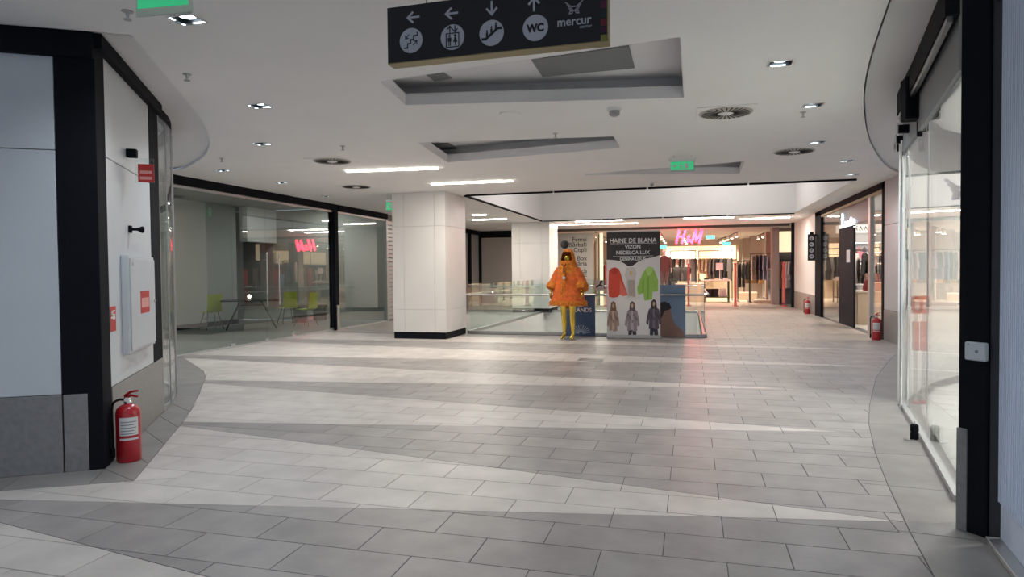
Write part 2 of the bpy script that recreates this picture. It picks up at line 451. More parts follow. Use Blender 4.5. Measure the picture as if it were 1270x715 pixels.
# ---- ceiling with recesses, light well and the raised curved bands
zC = lambda px, py: (lambda p: (p.x, p.y))(PZ(px, py, CEIL))
ringL_c = [tuple(p) for p in curve_smooth([(-3.82, 3.80), (-4.455, 4.86), (-5.15, 6.0), (-5.95, 7.10), (-6.8, 7.97), (-7.75, 8.68)], 4)]
ringL_poly = ringL_c + [(XL, 9.05), (XL, 0.9), (-5.5, 2.75), (-4.05, 3.64)]
ringR_c = [tuple(p) for p in curve_smooth([(0.98, -5.9), (1.02, 2.5), (1.10, 3.8), (1.23, 4.67), (1.45, 6.1), (1.75, 7.55), (2.33, 9.73), (3.1, 12.0), (XR, 13.2)], 4)]
ringR_poly = ringR_c + [(XR, -5.9)]
recesses = [[(-2.65, 5.32), (-2.78, 6.13), (-0.061, 6.69), (-0.072, 4.96)],
            [(-3.44, 7.95), (-3.61, 9.48), (-0.936, 9.13), (-0.936, 8.34)],
            [(-1.80, 11.42), (-1.79, 11.50), (0.837, 12.23), (0.817, 10.89)]]
well = [(-4.75, 13.6), (3.05, 13.7), (3.05, 21.3), (-4.75, 21.3)]
down_px = [(968, 78), (1008, 130), (1013, 176), (1050, 199), (1058, 216), (322, 131), (325, 178), (276, 211), (349, 226), (404, 243), (232, 24)]
downs = [zC(*p) for p in down_px] + [(-3.4, 1.2), (0.2, 1.6), (-1.5, -1.8)]  # last three are unseen downlights, added as fill around the viewer
dsz = 0.10
dholes = [[(x-dsz, y-dsz*.8), (x+dsz, y-dsz*.8), (x+dsz, y+dsz*.8), (x-dsz, y+dsz*.8)] for x, y in downs]
bm = bmesh.new(); plate(bm, [(XL-.1, -6), (XR+.1, -6), (XR+.1, YF), (XL-.1, YF)], [ringL_poly, ringR_poly, well] + recesses + dholes, CEIL)
ceiling = struct(obj('ceiling', bm, ceil_m))
bm = bmesh.new(); plate(bm, ringL_poly[:-4] + [(-9.6, 9.05), (-9.6, 0.3), (-5.5, 2.75), (-4.05, 3.64)], [], CEIL+.035)
extrude_line(bm, ringL_c + [(XL, 9.05)], CEIL, CEIL+.035, 0.01); extrude_line(bm, [(XL, .9), (-5.5, 2.75), (-4.05, 3.64), ringL_c[0]], CEIL, CEIL+.035, -0.01)
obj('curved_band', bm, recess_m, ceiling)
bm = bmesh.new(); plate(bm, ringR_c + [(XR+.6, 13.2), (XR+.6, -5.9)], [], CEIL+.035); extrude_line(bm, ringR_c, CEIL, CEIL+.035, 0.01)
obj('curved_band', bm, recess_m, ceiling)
for i, R in enumerate(recesses):
    cx = sum(p[0] for p in R)/4; cy = sum(p[1] for p in R)/4
    def grow(p, d): 
        v = Vector((p[0]-cx, p[1]-cy)); return (p[0]+math.copysign(d, v.x), p[1]+math.copysign(d, v.y))
    bm = bmesh.new()
    G = [grow(p, 0.012) for p in R]
    for k in range(4):
        extrude_line(bm, [R[k], R[(k+1) % 4]], CEIL-.001, CEIL+0.115, 0.010)
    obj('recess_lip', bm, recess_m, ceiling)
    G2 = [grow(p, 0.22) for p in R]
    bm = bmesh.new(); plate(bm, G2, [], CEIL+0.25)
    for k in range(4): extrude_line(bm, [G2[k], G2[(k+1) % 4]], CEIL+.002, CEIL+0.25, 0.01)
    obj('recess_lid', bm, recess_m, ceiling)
grey_hatch = mat('grey_hatch', (0.22, 0.225, 0.23), 0.7, noise=0.03)
hz = CEIL + 0.245
for k, px in enumerate([[(659, 73), (780, 56), (787, 83), (673, 94)], [(529, 92), (549, 89), (560, 96), (539, 99)], [(529, 179), (556, 177), (568, 184), (545, 186)]]):
    P_ = [PZ(a, b, hz) for a, b in px]
    bm = bmesh.new(); prism(bm, [(p.x, p.y) for p in P_], hz-.012, hz)
    obj('access_hatch', bm, grey_hatch, ceiling)
bm = bmesh.new()
for k in range(4): extrude_line(bm, [well[k], well[(k+1) % 4]], CEIL, 5.6, -0.01)
plate(bm, well, [], 5.6)
obj('light_well', bm, wall_m, ceiling)
for a, b in ((0, 1), (3, 0), (2, 3)):
    p, q = Vector(well[a]), Vector(well[b]); dd = (q-p).normalized(); n = Vector((dd.y, -dd.x))*0.055
    segs = max(1, int((q-p).length/1.6))
    for s in range(segs):
        u, v = p.lerp(q, (s+.008)/segs), p.lerp(q, (s+1-.008)/segs)
        pz('edge_strip', [tuple(u), tuple(v), tuple(v+n), tuple(u+n)], CEIL-.035, CEIL-.001, black_m, ceiling)

# ---- left panelled block: front wall, black corner, side wall
def part_wall(name, A, B): 
    w = Wall(A, B); return w, sroot(name, (w.A.x, w.A.y, 0), w.rz)
fw, front_wall = part_wall('wall_left_front', KL, K0)
xa = fw.uv(78, 500)[0]; xc = fw.uv(110, 540)[0]
PLZ = 0.555; FAZ = 2.945; FAS = 3.025; JZ = 2.29; TOP = CEIL+.035
x = xa - 0.006
while x > 0.05:                                   # white panels in two courses, each with its own edges
    x0 = max(0, x-1.2)
    bx('panel', x0+.004, x, 0, .03, PLZ+.004, JZ-.003, white_panel, front_wall, .003)
    bx('panel', x0+.004, x, 0, .03, JZ+.003, FAZ, white_panel, front_wall, .003)
    bx('plinth_tile', x0+.004, x, -.006, .03, 0, PLZ, plinth_m, front_wall, .003)
    x = x0
bx('backing', 0, fw.L-.01, .031, .2, 0, TOP, black_matte, front_wall)
bx('black_post', xa, fw.L, -.004, .03, PLZ, FAZ, black_m, front_wall, .003)
bx('black_post_foot', xc+.003, fw.L, -.004, .03, 0, PLZ, black_m, front_wall, .003)
bx('plinth_tile', xa+.004, xc, -.006, .03, 0, PLZ, plinth_m, front_wall, .003)
bx('fascia', 0, fw.L, -.05, .03, FAZ, TOP-.002, black_m, front_wall, .004)
sw, side_wall = part_wall('wall_left_side', K0, K1)
s0 = sw.uv(137, 420)[0]; s1 = sw.uv(188, 330)[0]; s2 = sw.L
bx('black_post', 0, s0-.002, 0, .03, 0, FAS, black_m, side_wall, .003)
bx('panel', s0, s1-.003, 0, .03, PLZ+.004, JZ-.003, white_panel, side_wall, .003)
bx('panel', s0, s1-.003, 0, .03, JZ+.003, FAS, white_panel, side_wall, .003)
pc = (s0 + s2)/2
bx('plinth_tile', s0, s2, -.006, .03, 0, PLZ, mat('plinth_pale', (0.26, 0.25, 0.235), 0.4, noise=.1, nscale=20), side_wall, .003)
bx('edge_trim', s1, s2, -.004, .03, PLZ+.002, FAS, black_m, side_wall, .003)
bx('backing', .2, s2-.01, .031, .16, 0, TOP, black_matte, side_wall)
bm = bmesh.new(); extrude_line(bm, [(p[0], p[1]) for p in left_glass[:-2]], FAS, TOP-.002, .06); fascia_l = obj('fascia', bm, black_m, None)
# curved glass corner beside it
gl = struct(thing('window_1', 'x', 'x'))
del gl['label']; del gl['category']
fascia_l.parent = gl
bx_w = sw.pt(0, 0, 0)
bm = bmesh.new(); box(bm, 0, sw.L, -.05, .03, FAS, TOP-.002); obj('fascia', bm, black_m, side_wall, bevel=.004)
step = 3; pts = [tuple(p) for p in left_glass]
for i in range(0, len(pts)-1, step):
    seg = pts[i:i+step+1]
    bm = bmesh.new(); extrude_line(bm, seg, .02, FAS, .012); obj('pane', bm, glass_clear, gl, smooth=True)
    bm = bmesh.new(); tube(bm, [(seg[0][0], seg[0][1]+.005, .02), (seg[0][0], seg[0][1]+.005, FAS)], .006, 6); obj('pane_joint', bm, alu_m, gl)
bm = bmesh.new(); extrude_line(bm, pts, .0, .04, .03); obj('bottom_rail', bm, alu_m, gl)

# ---- left shopfront and its room
sf = sroot('window_2')
GZ = 2.93
def glz_y(px, py): return PXp(px, py, XL).y
yP = glz_y(416, 409); yE = glz_y(479, 394)
ys = [7.85, glz_y(290, 425), glz_y(332, 420), glz_y(365, 415), yP-.1]
for a, b in zip(ys[:-1], ys[1:]):
    bx('pane', XL-.012, XL, a+.003, b-.003, .03, GZ, glass_shop, sf)
    bx('clamp', XL-.03, XL+.02, b-.09, b+.03, .01, .07, alu_m, sf, .005)
bx('pane', XL-.012, XL, yP+.08, yE, .03, GZ, glass_shop, sf)
bx('black_post', XL-.1, XL+.08, yP-.1, yP+.08, 0, CEIL, black_m, sf, .006)
bx('steel_guard', XL+.0801, XL+.095, yP-.06, yP+.06, 0, .62, steel_m, sf, .002)
bx('end_post', XL-.06, XL+.05, yE, yE+.1, 0, CEIL, alu_m, sf, .005)
bx('header_beam', XL-.1, XL+.1, 7.85, yP-.1, GZ+.02, CEIL-.001, black_m, sf, .004)
bx('header_beam', XL-.1, XL+.1, yP+.08, yE, GZ+.02, CEIL-.001, black_m, sf, .004)
bx('header_rail', XL-.03, XL+.03, 7.85, yE, GZ-.03, GZ+.02, alu_m, sf, .004)
bx('bottom_rail', XL-.03, XL+.03, 7.85, yE, 0, .03, alu_m, sf, .003)
for yy in (ys[2]-.06, ys[2]+.35):                  # long door pulls
    bm = bmesh.new(); tube(bm, [(XL+.06, yy, .75), (XL+.06, yy, 1.85)], .014, 10)
    for z in (.9, 1.7): tube(bm, [(XL+.06, yy, z), (XL, yy, z)], .008, 8)
    obj('door_pull', bm, chrome_m, sf, smooth=True)
sh = sroot('door_1')                               # slatted metal shutter after the last pane
for k in range(24):
    z0 = .05 + k*.12
    bx('slat', XL-.02, XL+.015, yE+.11, yE+.95, z0, z0+.105, alu_m, sh, .01)
bx('shutter_post', XL-.05, XL+.05, yE+.96, yE+1.06, 0, CEIL, alu_m, sh, .005)
bx('shutter_back', XL-.05, XL-.025, yE+.1, yE+.96, 0, CEIL, greyfloor_m, sh)
room_m = mat('room_wall_grey', (0.40, 0.41, 0.39), 0.85, noise=.02)
struct(bx('wall_shop_back', -14.2, -14.0, 7.2, 27.2, -.05, 3.4, room_m))
struct(bx('wall_shop_near', -13.99, XL-.12, 7.5, 7.7, 0, 3.35, room_m))
struct(bx('wall_shop_far', -13.99, XL-.12, yE+.3, yE+.5, 0, 3.35, room_m))
bx_part = struct(bx('wall_shop_partition', -12.8, -12.6, 7.72, 16.0, 0, 3.35, room_m))
struct(bx('floor_shop', -14, XL-.04, 7.72, yE+.3, -.06, -.006, mat('room_floor', (.30, .30, .28), .35, noise=.08)))
struct(bx('ceiling_shop', -13.99, XL-.12, 7.72, yE+.29, 3.36, 3.42, mat('room_ceiling', (.35, .36, .37), .9, noise=.02)))
struct(bx('baseboard_shop', -12.598, -12.575, 7.75, 16.0, 0, .12, black_matte))
# wall line beyond the shutter, with dark framed shopfronts at the far left
wf = sroot('window_3')
for y in (yE+3.3, 24.6, YF-.06):
    bx('black_post', XL-.06, XL+.08, y-.08, y+.06, 0, CEIL-.001, black_m, wf, .005)
panel_grey = mat('grey_screen', (.30, .30, .30), .6, noise=.03)
bx('grey_screen', XL-.05, XL-.02, yE+1.1, 24.5, 0, CEIL-.16, panel_grey, wf)
bx('grey_screen', XL-.05, XL-.02, 24.7, YF-.15, 0, CEIL-.16, panel_grey, wf)
bx('header_beam', XL-.06, XL+.08, yE+1.1, YF-.15, CEIL-.16, CEIL-.001, black_m, wf)
ew = sroot('window_4')
bx('grey_screen', XL+.1, -5.35, YF-.1, YF-.06, 0, 2.8, mat('grey_screen_warm', (.42, .38, .36), .6, noise=.03), ew)
bx('header_beam', XL+.1, -5.35, YF-.14, YF-.02, 2.82, CEIL-.001, black_m, ew)
bx('black_post', -6.9, -6.78, YF-.16, YF-.1, 0, 2.82, black_m, ew)

# ---- square pillars
def pillar(name, x0, x1, y0, y1):
    r = sroot(name)
    bx('core', x0+.03, x1-.03, y0+.03, y1-.03, 0, CEIL-.001, plinth_m, r)
    bx('base', x0+.012, x1-.012, y0+.012, y1-.012, 0, .14, black_m, r)
    hs = [.142, .62, 2.38, CEIL-.001]
    w = x1-x0; xs = [x0, x0+.22*w, x0+.80*w, x1]
    for i in range(3):
        for k in range(3):
            bx('panel', xs[i]+.002, xs[i+1]-.002, y0, y0+.028, hs[k]+.002, hs[k+1]-.002, pillar_m, r, .002)
    d = y1-y0; yy = [y0+.03, y0+.2*d, y0+.8*d, y1-.03]
    for i in range(3):
        for k in range(3):
            bx('panel', x1-.028, x1, yy[i]+.002, yy[i+1]-.002, hs[k]+.002, hs[k+1]-.002, pillar_m, r, .002)
    bx('panel', x0, x0+.028, y0+.03, y1-.03, .142, CEIL-.001, pillar_m, r, .002)
    bx('panel', x0, x1, y1-.028, y1, .142, CEIL-.001, pillar_m, r, .002)
    return r
pf = PZ(492, 419); pr = PZ(553, 421)
PY0 = (pf.y + pr.y)/2
PX0, PX1 = PYp(487, 330, PY0).x, PYp(552.5, 330, PY0).x
pillar('wall_pillar_near', PX0, PX1, PY0, 14.05)
pillar('wall_pillar_far', -5.95, -4.62, 21.7, 23.1)

# ---- sides of the floor opening and the storey below
vw = mat('void_white', (.72, .71, .70), .6, noise=.02)
for nm, a in (('wall_void_left', (VX0-.1, VX0, VY0-.1, VY1+.1)), ('wall_void_right', (VX1, VX1+.1, VY0-.1, VY1+.1)), ('wall_void_far', (VX0, VX1, VY1, VY1+.1)), ('wall_void_near', (VX0, VX1, VY0-.1, VY0))):
    struct(bx(nm, *a, -4.2, -.0045, vw))
struct(bx('floor_lower', VX0-.1, VX1+.1, VY0-.1, VY1+.1, -4.3, -4.2, shopfloor_m))
def balustrade(name, A, B, label, z1=1.13, n=4, rail_side=-1):
    w = Wall(A, B); t = thing(name, label, 'railing', (w.A.x, w.A.y, 0), w.rz)
    s = w.L/n
    for i in range(n):
        bx('glass_panel', i*s+.008, (i+1)*s-.008, -.007, .007, .06, z1, glass_rail, t)
        for zz in (.87,):
            bm = bmesh.new(); lathe(bm, [(.018, rail_side*.008), (.018, rail_side*.075)], 8, ((i+.5)*s, 0, zz), 'y'); obj('rail_bracket', bm, chrome_m, t)
    bx('base_shoe', 0, w.L, -.03, .03, 0, .07, steel_m, t, .005)
    bm = bmesh.new(); tube(bm, [(0, rail_side*.08, .89), (w.L, rail_side*.08, .89)], .021, 10); obj('handrail', bm, steel_m, t, smooth=True)
    return t, w
BY = VY0 - 0.06
rail, rw = balustrade('glass_railing', (VX0, BY), (VX1+.06, BY), 'glass railing with steel handrail behind the roll-up banner', n=4)
balustrade('glass_railing', (VX0-.06, BY+.06), (VX0-.06, VY1+.06), 'glass railing on the pillar side of the floor opening', n=6, rail_side=1)
balustrade('glass_railing', (VX1+.06, VY1+.06), (VX1+.06, BY+.06), 'glass railing running back from the end with the portrait poster', n=6, rail_side=1)
balustrade('glass_railing', (VX1, VY1+.08), (VX0, VY1+.08), 'glass railing across the far edge of the floor opening', n=4, rail_side=1)

# ---- right side: grey wall, far shopfront line
RYs = PXp(1096, 421, XR).y; RYe = 11.9
gw = sroot('wall_right_grey')
bx('panel', XR, XR+.03, RYe, RYs-.004, .60, 2.23, mat('grey_pink_panel', (.52, .50, .51), .45, noise=.02), gw, .003)
bx('panel', XR, XR+.03, RYe, RYs-.004, 2.236, CEIL-.001, MATS['grey_pink_panel'], gw, .003)
bx('plinth_tile', XR-.006, XR+.03, RYe, RYs-.004, 0, .594, MATS['plinth_pale'], gw, .003)
bx('backing', XR+.031, XR+.2, RYe, RYs-.004, 0, CEIL+.035, black_matte, gw)
bx('backing', XR+.21, 7.0, RYe, RYe+.15, 0, 3.3, wall_m, gw)
rf = sroot('window_5')
def ry(px): return PXp(px, 360, XR).y
yq = [RYs, ry(1078), ry(1058), ry(1040), ry(1018), ry(1013)]
bx('black_post', XR-.01, XR+.1, RYs, RYs+.14, 0, CEIL-.03, black_m, rf, .004)
bx('pane', XR+.03, XR+.042, RYs+.145, yq[1]-.1, .03, 2.9, glass_clear, rf)
bx('door_post', XR-.01, XR+.09, yq[1]-.09, yq[1]+.08, 0, 2.9, alu_m, rf, .004)
bx('pane', XR+.03, XR+.042, yq[3]+.12, yq[4], .03, 2.9, glass_clear, rf)
bx('black_post', XR-.01, XR+.1, yq[4], yq[5]+.25, 0, CEIL-.03, black_m, rf, .004)
bx('header_beam', XR-.01, XR+.09, RYs, yq[5]+.25, 2.97, CEIL-.001, black_m, rf, .004)
bx('header_rail', XR+.0, XR+.05, RYs+.145, yq[4], 2.9, 2.965, gold_edge, rf, .004)
w2 = sroot('wall_right_far')
ya = yq[5]+.26; yb = YF
bx('panel', XR, XR+.03, ya, ya+1.6, .60, CEIL-.001, pillar_m, w2, .003)
bx('panel', XR, XR+.03, ya+1.606, yb-.35, .60, CEIL-.001, pillar_m, w2, .003)
bx('plinth_tile', XR-.006, XR+.03, ya, ya+1.6, 0, .594, MATS['plinth_pale'], w2, .003)
bx('plinth_tile', XR-.006, XR+.03, ya+1.606, yb-.35, 0, .594, MATS['plinth_pale'], w2, .003)
bx('backing', XR+.031, XR+.2, ya, yb-.35, 0, CEIL, wall_m, w2)
bx('black_post', XR-.08, XR+.2, yb-.34, yb-.1, 0, CEIL-.001, black_m, w2, .004)

# ---- right near: black post, curved shop glass, ribbed white wall
pp = Wall(RP0, RP1)
bp = sroot('trim_1', (pp.A.x, pp.A.y, 0), pp.rz)
xm = pp.uv(1200, 600)[0]
bx('black_post', 0, pp.L-.05, 0, .22, 0, CEIL+.033, black_m, bp, .006)
bx('grey_guard', -.004, xm-.002, -.008, .1, 0, pp.uv(1192, 530)[1], plinth_m, bp, .003)
bx('post_return', pp.L-.049, pp.L+.01, .015, .25, 0, CEIL+.033, mat('dark_return', (.025, .028, .035), .5, noise=.05), bp, .004)
rb = Wall(RP1, (RRIB.x, RRIB.y)); ribs = sroot('wall_right_ribbed', (rb.A.x, rb.A.y, 0), rb.rz)
rib_m = mat('ribbed_white', (.72, .80, .95), .4, noise=.01)
RL = 4.2
bx('backing', .02, RL, .02, .05, .22, 2.72, rib_m, ribs)
bm = bmesh.new(); k = 0; xx = .03
while xx < RL-.02:
    prism(bm, [(xx, .02), (xx+.003, -.004), (xx+.013, -.004), (xx+.016, .02)], .22, 2.72); xx += .03
o = obj('rib_field', bm, rib_m, ribs); o['kind'] = 'stuff'
bx('floor_rail', .01, RL, -.05, .05, 0, .03, alu_m, ribs, .003)
bx('bottom_panel', .02, RL, .01, .05, .03, .215, rib_m, ribs, .003)
bx('header_beam', .0, RL, -.02, .08, 2.725, 2.85, black_m, ribs, .004)
bx('header_panel', .0, RL, .02, .06, 2.855, CEIL+.03, plinth_m, ribs, .003)
rgw = sroot('window_6')
rpts = [tuple(p) for p in right_glass]
TZ = 2.56
for i in range(0, 12, 4):
    seg = rpts[i:i+5]
    bm = bmesh.new(); extrude_line(bm, seg, .02, TZ, .012); obj('pane', bm, glass_clear, rgw, smooth=True)
    bm = bmesh.new(); tube(bm, [(seg[0][0]-.002, seg[0][1], .02), (seg[0][0]-.002, seg[0][1], TZ)], .005, 6); obj('pane_joint', bm, alu_m, rgw)
bm = bmesh.new(); extrude_line(bm, rpts[:13], 0, .035, .035); obj('bottom_rail', bm, alu_m, rgw)
bm = bmesh.new(); extrude_line(bm, [(p[0]-.03, p[1]) for p in rpts], TZ, CEIL+.033, -.05)
obj('soffit', bm, mat('soffit_grey', (.20, .205, .215), .7, noise=.02), rgw)
bm = bmesh.new(); extrude_line(bm, [(p[0]-.11, p[1]-.02) for p in rpts[:9]], CEIL-.22, CEIL-.02, -.075); obj('door_track', bm, black_m, rgw)
bm = bmesh.new(); extrude_line(bm, [(p[0]-.10, p[1]-.02) for p in rpts[:9]], CEIL-.26, CEIL-.225, -.03); obj('door_track', bm, steel_m, rgw)
e = Vector(rpts[8])
bm = bmesh.new(); tube(bm, [(e.x-.03, e.y+.1, 0), (e.x-.03, e.y+.1, TZ+.1)], .012, 8); obj('glass_edge_post', bm, chrome_m, rgw)
struct(bx('wall_shop_bulkhead', -12.55, -12.3, 16.1, yE+.28, 2.35, 3.35, white_m))
# ---- room behind the curved glass on the right
rwall = [(p[0], p[1]) for p in rpts[12:]] + [(7.0, 11.85)]
bm = bmesh.new(); extrude_line(bm, rwall, 0, 3.0, .08); struct(obj('wall_right_curved', bm, mat('bright_wall', (.80, .80, .78), .5, noise=.01)))
struct(bx('wall_right_back', 7.01, 7.15, 2.4, 11.88, 0, 3.1, MATS['bright_wall']))
struct(bx('wall_right_near', 1.75, 7.0, 2.3, 2.4, 0, 3.1, MATS['bright_wall']))
struct(pz('floor_right_shop', [(1.75, 2.4), (7, 2.4), (7, 11.8), (4.35, 10.45), (2.75, 8.6), (2.3, 7.6), (2.16, 7.1), (1.62, 4.4), (1.75, 4.0)], -.06, -.001, mat('white_floor', (.72, .72, .68), .25, noise=.02)))
struct(pz('ceiling_right_shop', [(1.8, 2.4), (7, 2.4), (7, 11.8), (4.35, 10.45), (2.8, 8.6), (2.33, 7.6), (2.2, 7.1), (1.68, 4.4)], 3.0, 3.06, white_m))
# ---- the clothes shop at the end
HX0, HX1, HYB = -5.3, XR-.1, 38.0
struct(bx('floor_clothes_shop', -9, 9, YF+.002, HYB, -.06, .0, shopfloor_m))
hceil = mat('shop_ceiling', (.55, .49, .46), .9, noise=.03)
struct(bx('ceiling_clothes_shop', -9, 9, YF+.05, HYB, 3.06, 3.12, hceil))
warmwall = mat('shop_wall', (.60, .52, .46), .8, noise=.03)
struct(bx('wall_clothes_back', -9, 9, HYB, HYB+.1, 0, 3.1, warmwall))
struct(bx('wall_clothes_left', -9.1, -9, YF+.1, HYB, 0, 3.1, warmwall))
wr_ = sroot('wall_clothes_right')
bx('wall_face', 6.0, 6.1, YF+.1, HYB, 0, 3.06, warmwall, wr_)
for k in range(5): bx('light_box', 5.93, 5.999, 29.0+1.8*k, 30.6+1.8*k, 2.0, 2.75, warmbox_m, wr_, .005)
bx('dark_band', 5.96, 5.999, 28.6, 37.8, .6, 1.95, mat('dark_taupe', (.16, .13, .115), .7, noise=.05), wr_)
struct(bx('trim_2', HX0, HX1-.02, YF-.06, YF+.04, 3.0, CEIL-.001, mat('bronze', (.10, .085, .075), .5, .3, noise=.05)))
struct(bx('trim_3', HX0, HX0+.12, YF-.04, YF+.04, 0, 2.98, wall_m))
dark_taupe = mat('dark_taupe', (.16, .13, .115), .7, noise=.05)
w3 = sroot('wall_niche')
pA = PYp(964, 370, 28.2); pB = PYp(990, 370, 28.2)
bx('niche_back', pA.x, pB.x+.8, 28.2, 28.3, 0, 3.05, dark_taupe, w3)
bx('niche_jamb', pA.x-.25, pA.x, 27.6, 28.3, 0, 3.055, mat('taupe', (.34, .28, .24), .7, noise=.04), w3)
q0 = PYp(966, 287, 28.18); q1 = PYp(985, 312, 28.18)
bx('light_box', q0.x, q1.x, 28.12, 28.19, q1.z, q0.z, warmbox_m, w3)
col2 = sroot('wall_column')
for pxa, yy in ((950, 30.5), (931, 34.0), (921, 36.5)):
    a = PYp(pxa, 340, yy); bx('column', a.x, a.x+.55, yy, yy+.55, 0, 3.055, MATS['taupe'], col2, .01)
lw = sroot('wall_lightboxes')
a = PYp(827, 322, 34.0); b = PYp(913, 304, 34.0)
n = 4; st = (b.x-a.x)/n
bx('backing', a.x-.1, b.x+.1, 34.06, 34.2, 0, b.z+.05, mat('sand_wall', (.55, .45, .34), .8, noise=.03), lw)
for k in range(n): bx('light_box', a.x+k*st+.015, a.x+(k+1)*st-.015, 33.98, 34.05, a.z, b.z, warmbox_m, lw, .005)
a2 = PYp(862, 345, 33.9)
bx('sand_panel', PYp(868, 345, 33.9).x, PYp(888, 345, 33.9).x, 33.9, 33.97, .9, 2.0, mat('glow_panel', (.8, .62, .4), .6, emit=(1, .72, .42), estr=.45), lw)

# ================================================================== LIGHT FITTINGS
def lamp(name, kind, loc, power, col, size=.1, spot=2.4, blend=.6, parent=None, tilt=None):
    l = bpy.data.lights.new(name, kind); l.energy = power; l.color = col
    if kind == 'AREA': l.shape = 'DISK'; l.size = size
    else:
        l.shadow_soft_size = size
        if kind == 'SPOT': l.spot_size = spot; l.spot_blend = blend
    o = bpy.data.objects.new(name, l); COL.objects.link(o); o.location = loc
    if tilt: o.rotation_euler = tilt
    if parent: o.parent = parent
    return o
housing_m = mat('lamp_housing', (.03, .035, .04), .35, .6, noise=.05)
refl_m = mat('lamp_reflector', (.75, .78, .8), .15, 1.0, noise=.02)
bm = bmesh.new(); d = dsz
for s in ((-d, -d+.012, -d*.8, d*.8), (d-.012, d, -d*.8, d*.8), (-d+.012, d-.012, -d*.8, -d*.8+.012), (-d+.012, d-.012, d*.8-.012, d*.8)): box(bm, s[0], s[1], s[2], s[3], -.006, .004)
me_frame = obj('frame', bm, refl_m)
bm = bmesh.new(); lathe(bm, [(.075, .03), (.06, .075), (.058, .075), (.072, .03)], 20); me_ref = obj('reflector', bm, refl_m)
bm = bmesh.new()
for s in ((-d, -d+.006, -d*.8, d*.8, 0, .1), (d-.006, d, -d*.8, d*.8, 0, .1), (-d, d, -d*.8, -d*.8+.006, 0, .1), (-d, d, d*.8-.006, d*.8, 0, .1), (-d, d, -d*.8, d*.8, .1, .108)): box(bm, *s)
me_house = obj('housing', bm, housing_m)
bm = bmesh.new(); lathe(bm, [(.055, .022), (.062, .03), (.05, .04)], 20); me_lens = obj('lens', bm, spot_m)
dl_labels = ['square downlight nearest the black hanging sign on the shop-glass side', 'square downlight just past the large round vent', 'square downlight beside the second round vent on the right', 'square downlight past the second right-hand vent', 'square downlight at the right end of the black edge strip',
    'square downlight beside the curved band over the white panelled block', 'second square downlight from the white panelled block', 'square downlight closest to where the left shopfront begins', 'square downlight above the middle of the left shopfront', 'square downlight above the black shopfront post', 'large bright downlight beside the green exit plate',
    'square downlight above the left of the viewer', 'square downlight above the right of the viewer', 'square downlight behind the viewer']
tmpl = [me_frame, me_ref, me_house, me_lens]
for i, (x, y) in enumerate(downs):
    t = thing('downlight', dl_labels[i], 'ceiling light', (x, y, CEIL), 0, 'square ceiling downlights')
    for s in tmpl:
        if i == 0: s.parent = t
        else:
            c = s.copy(); COL.objects.link(c); c.parent = t
    lamp('downlight_lamp', 'SPOT', (0, 0, .018), DOWN_W, (.84, .93, 1.0), .05, 2.5, .8, t)
# linear tubes
def led(px0, px1, z, label, w=.07):
    a, b = PZ(*px0, z), PZ(*px1, z); wl = Wall(a, b)
    t = thing('linear_light', label, 'ceiling light', (a.x, a.y, z-.003), wl.rz, 'linear ceiling lights')
    bx('tube', 0, wl.L, -w/2, w/2, -.028, -.006, led_m, t, .006); bx('profile', -.01, wl.L+.01, -w/2-.01, w/2+.01, -.006, 0, white_m, t, .002)
    for k in range(2):
        l = bpy.data.lights.new('tube_lamp', 'AREA'); l.shape = 'RECTANGLE'; l.size = wl.L*.45; l.size_y = w; l.energy = 20; l.color = (1, .93, .82)
        o = bpy.data.objects.new('tube_lamp', l); COL.objects.link(o); o.parent = t; o.location = (wl.L*(.25+.5*k), 0, -.032)
led((430, 211), (544, 207), CEIL, 'nearer of the two bright linear lights in front of the square pillar')
led((535, 227), (636, 223), CEIL, 'bright linear light directly above the square pillar')
led((586, 266), (603, 265.5), CEIL, 'short linear light behind the pillar, nearer one')
led((586, 272), (628, 270.5), CEIL, 'linear light behind the pillar above the dark screens')
led((690, 278), (791, 276), CEIL, 'linear light above the clothes shop entrance, behind the mannequin side', .12)
led((714, 274), (772, 272), CEIL, 'shorter linear light over the clothes shop entrance above the banner', .12)
led((848, 270), (910, 268.5), CEIL, 'linear light above the glowing red letters', .12)
led((918, 271), (980, 268.5), CEIL, 'linear light over the right part of the clothes shop entrance', .12)
# round slotted air diffusers
slot_m = mat('vent_slot', (.015, .015, .015), .8, noise=.05)
vent_grey = mat('vent_disc', (.50, .47, .44), .6, noise=.05)
bm = bmesh.new(); box(bm, -.3, .3, -.3, .3, -.008, 0); v_plate = obj('plate', bm, ceil_m, bevel=.003)
bm = bmesh.new(); lathe(bm, [(.27, -.016), (.28, -.008), (.20, -.009)], 36); lathe(bm, [(.275, -.0155), (.27, -.0085)], 36); v_disc = obj('disc', bm, vent_grey)
bm = bmesh.new()
for k in range(28):
    a = 2*PI*k/28; c, s = math.cos(a), math.sin(a)
    q = [(.085, -.004), (.25, -.0075), (.25, .0075), (.085, .004)]
    prism(bm, [(x*c-y*s, x*s+y*c) for x, y in q], -.020, -.0155)
v_slot = obj('slot_ring', bm, slot_m)
bm = bmesh.new(); lathe(bm, [(.06, -.024), (.075, -.0155)], 20); v_hub = obj('hub', bm, ceil_m)
vl = ['large round slotted air vent right of the ceiling recesses', 'round slotted air vent over the right, before the shopfronts', 'round slotted air vent over the left shopfront, nearer one', 'round slotted air vent closest to the black shopfront post']
for i, p in enumerate([(900, 139), (985, 187), (412, 199), (442, 231)]):
    x, y = zC(*p); t = thing('air_vent', vl[i], 'air vent', (x, y, CEIL), 0, 'round air vents')
    for s in (v_plate, v_disc, v_slot, v_hub):
        if i == 0: s.parent = t
        else:
            c = s.copy(); COL.objects.link(c); c.parent = t
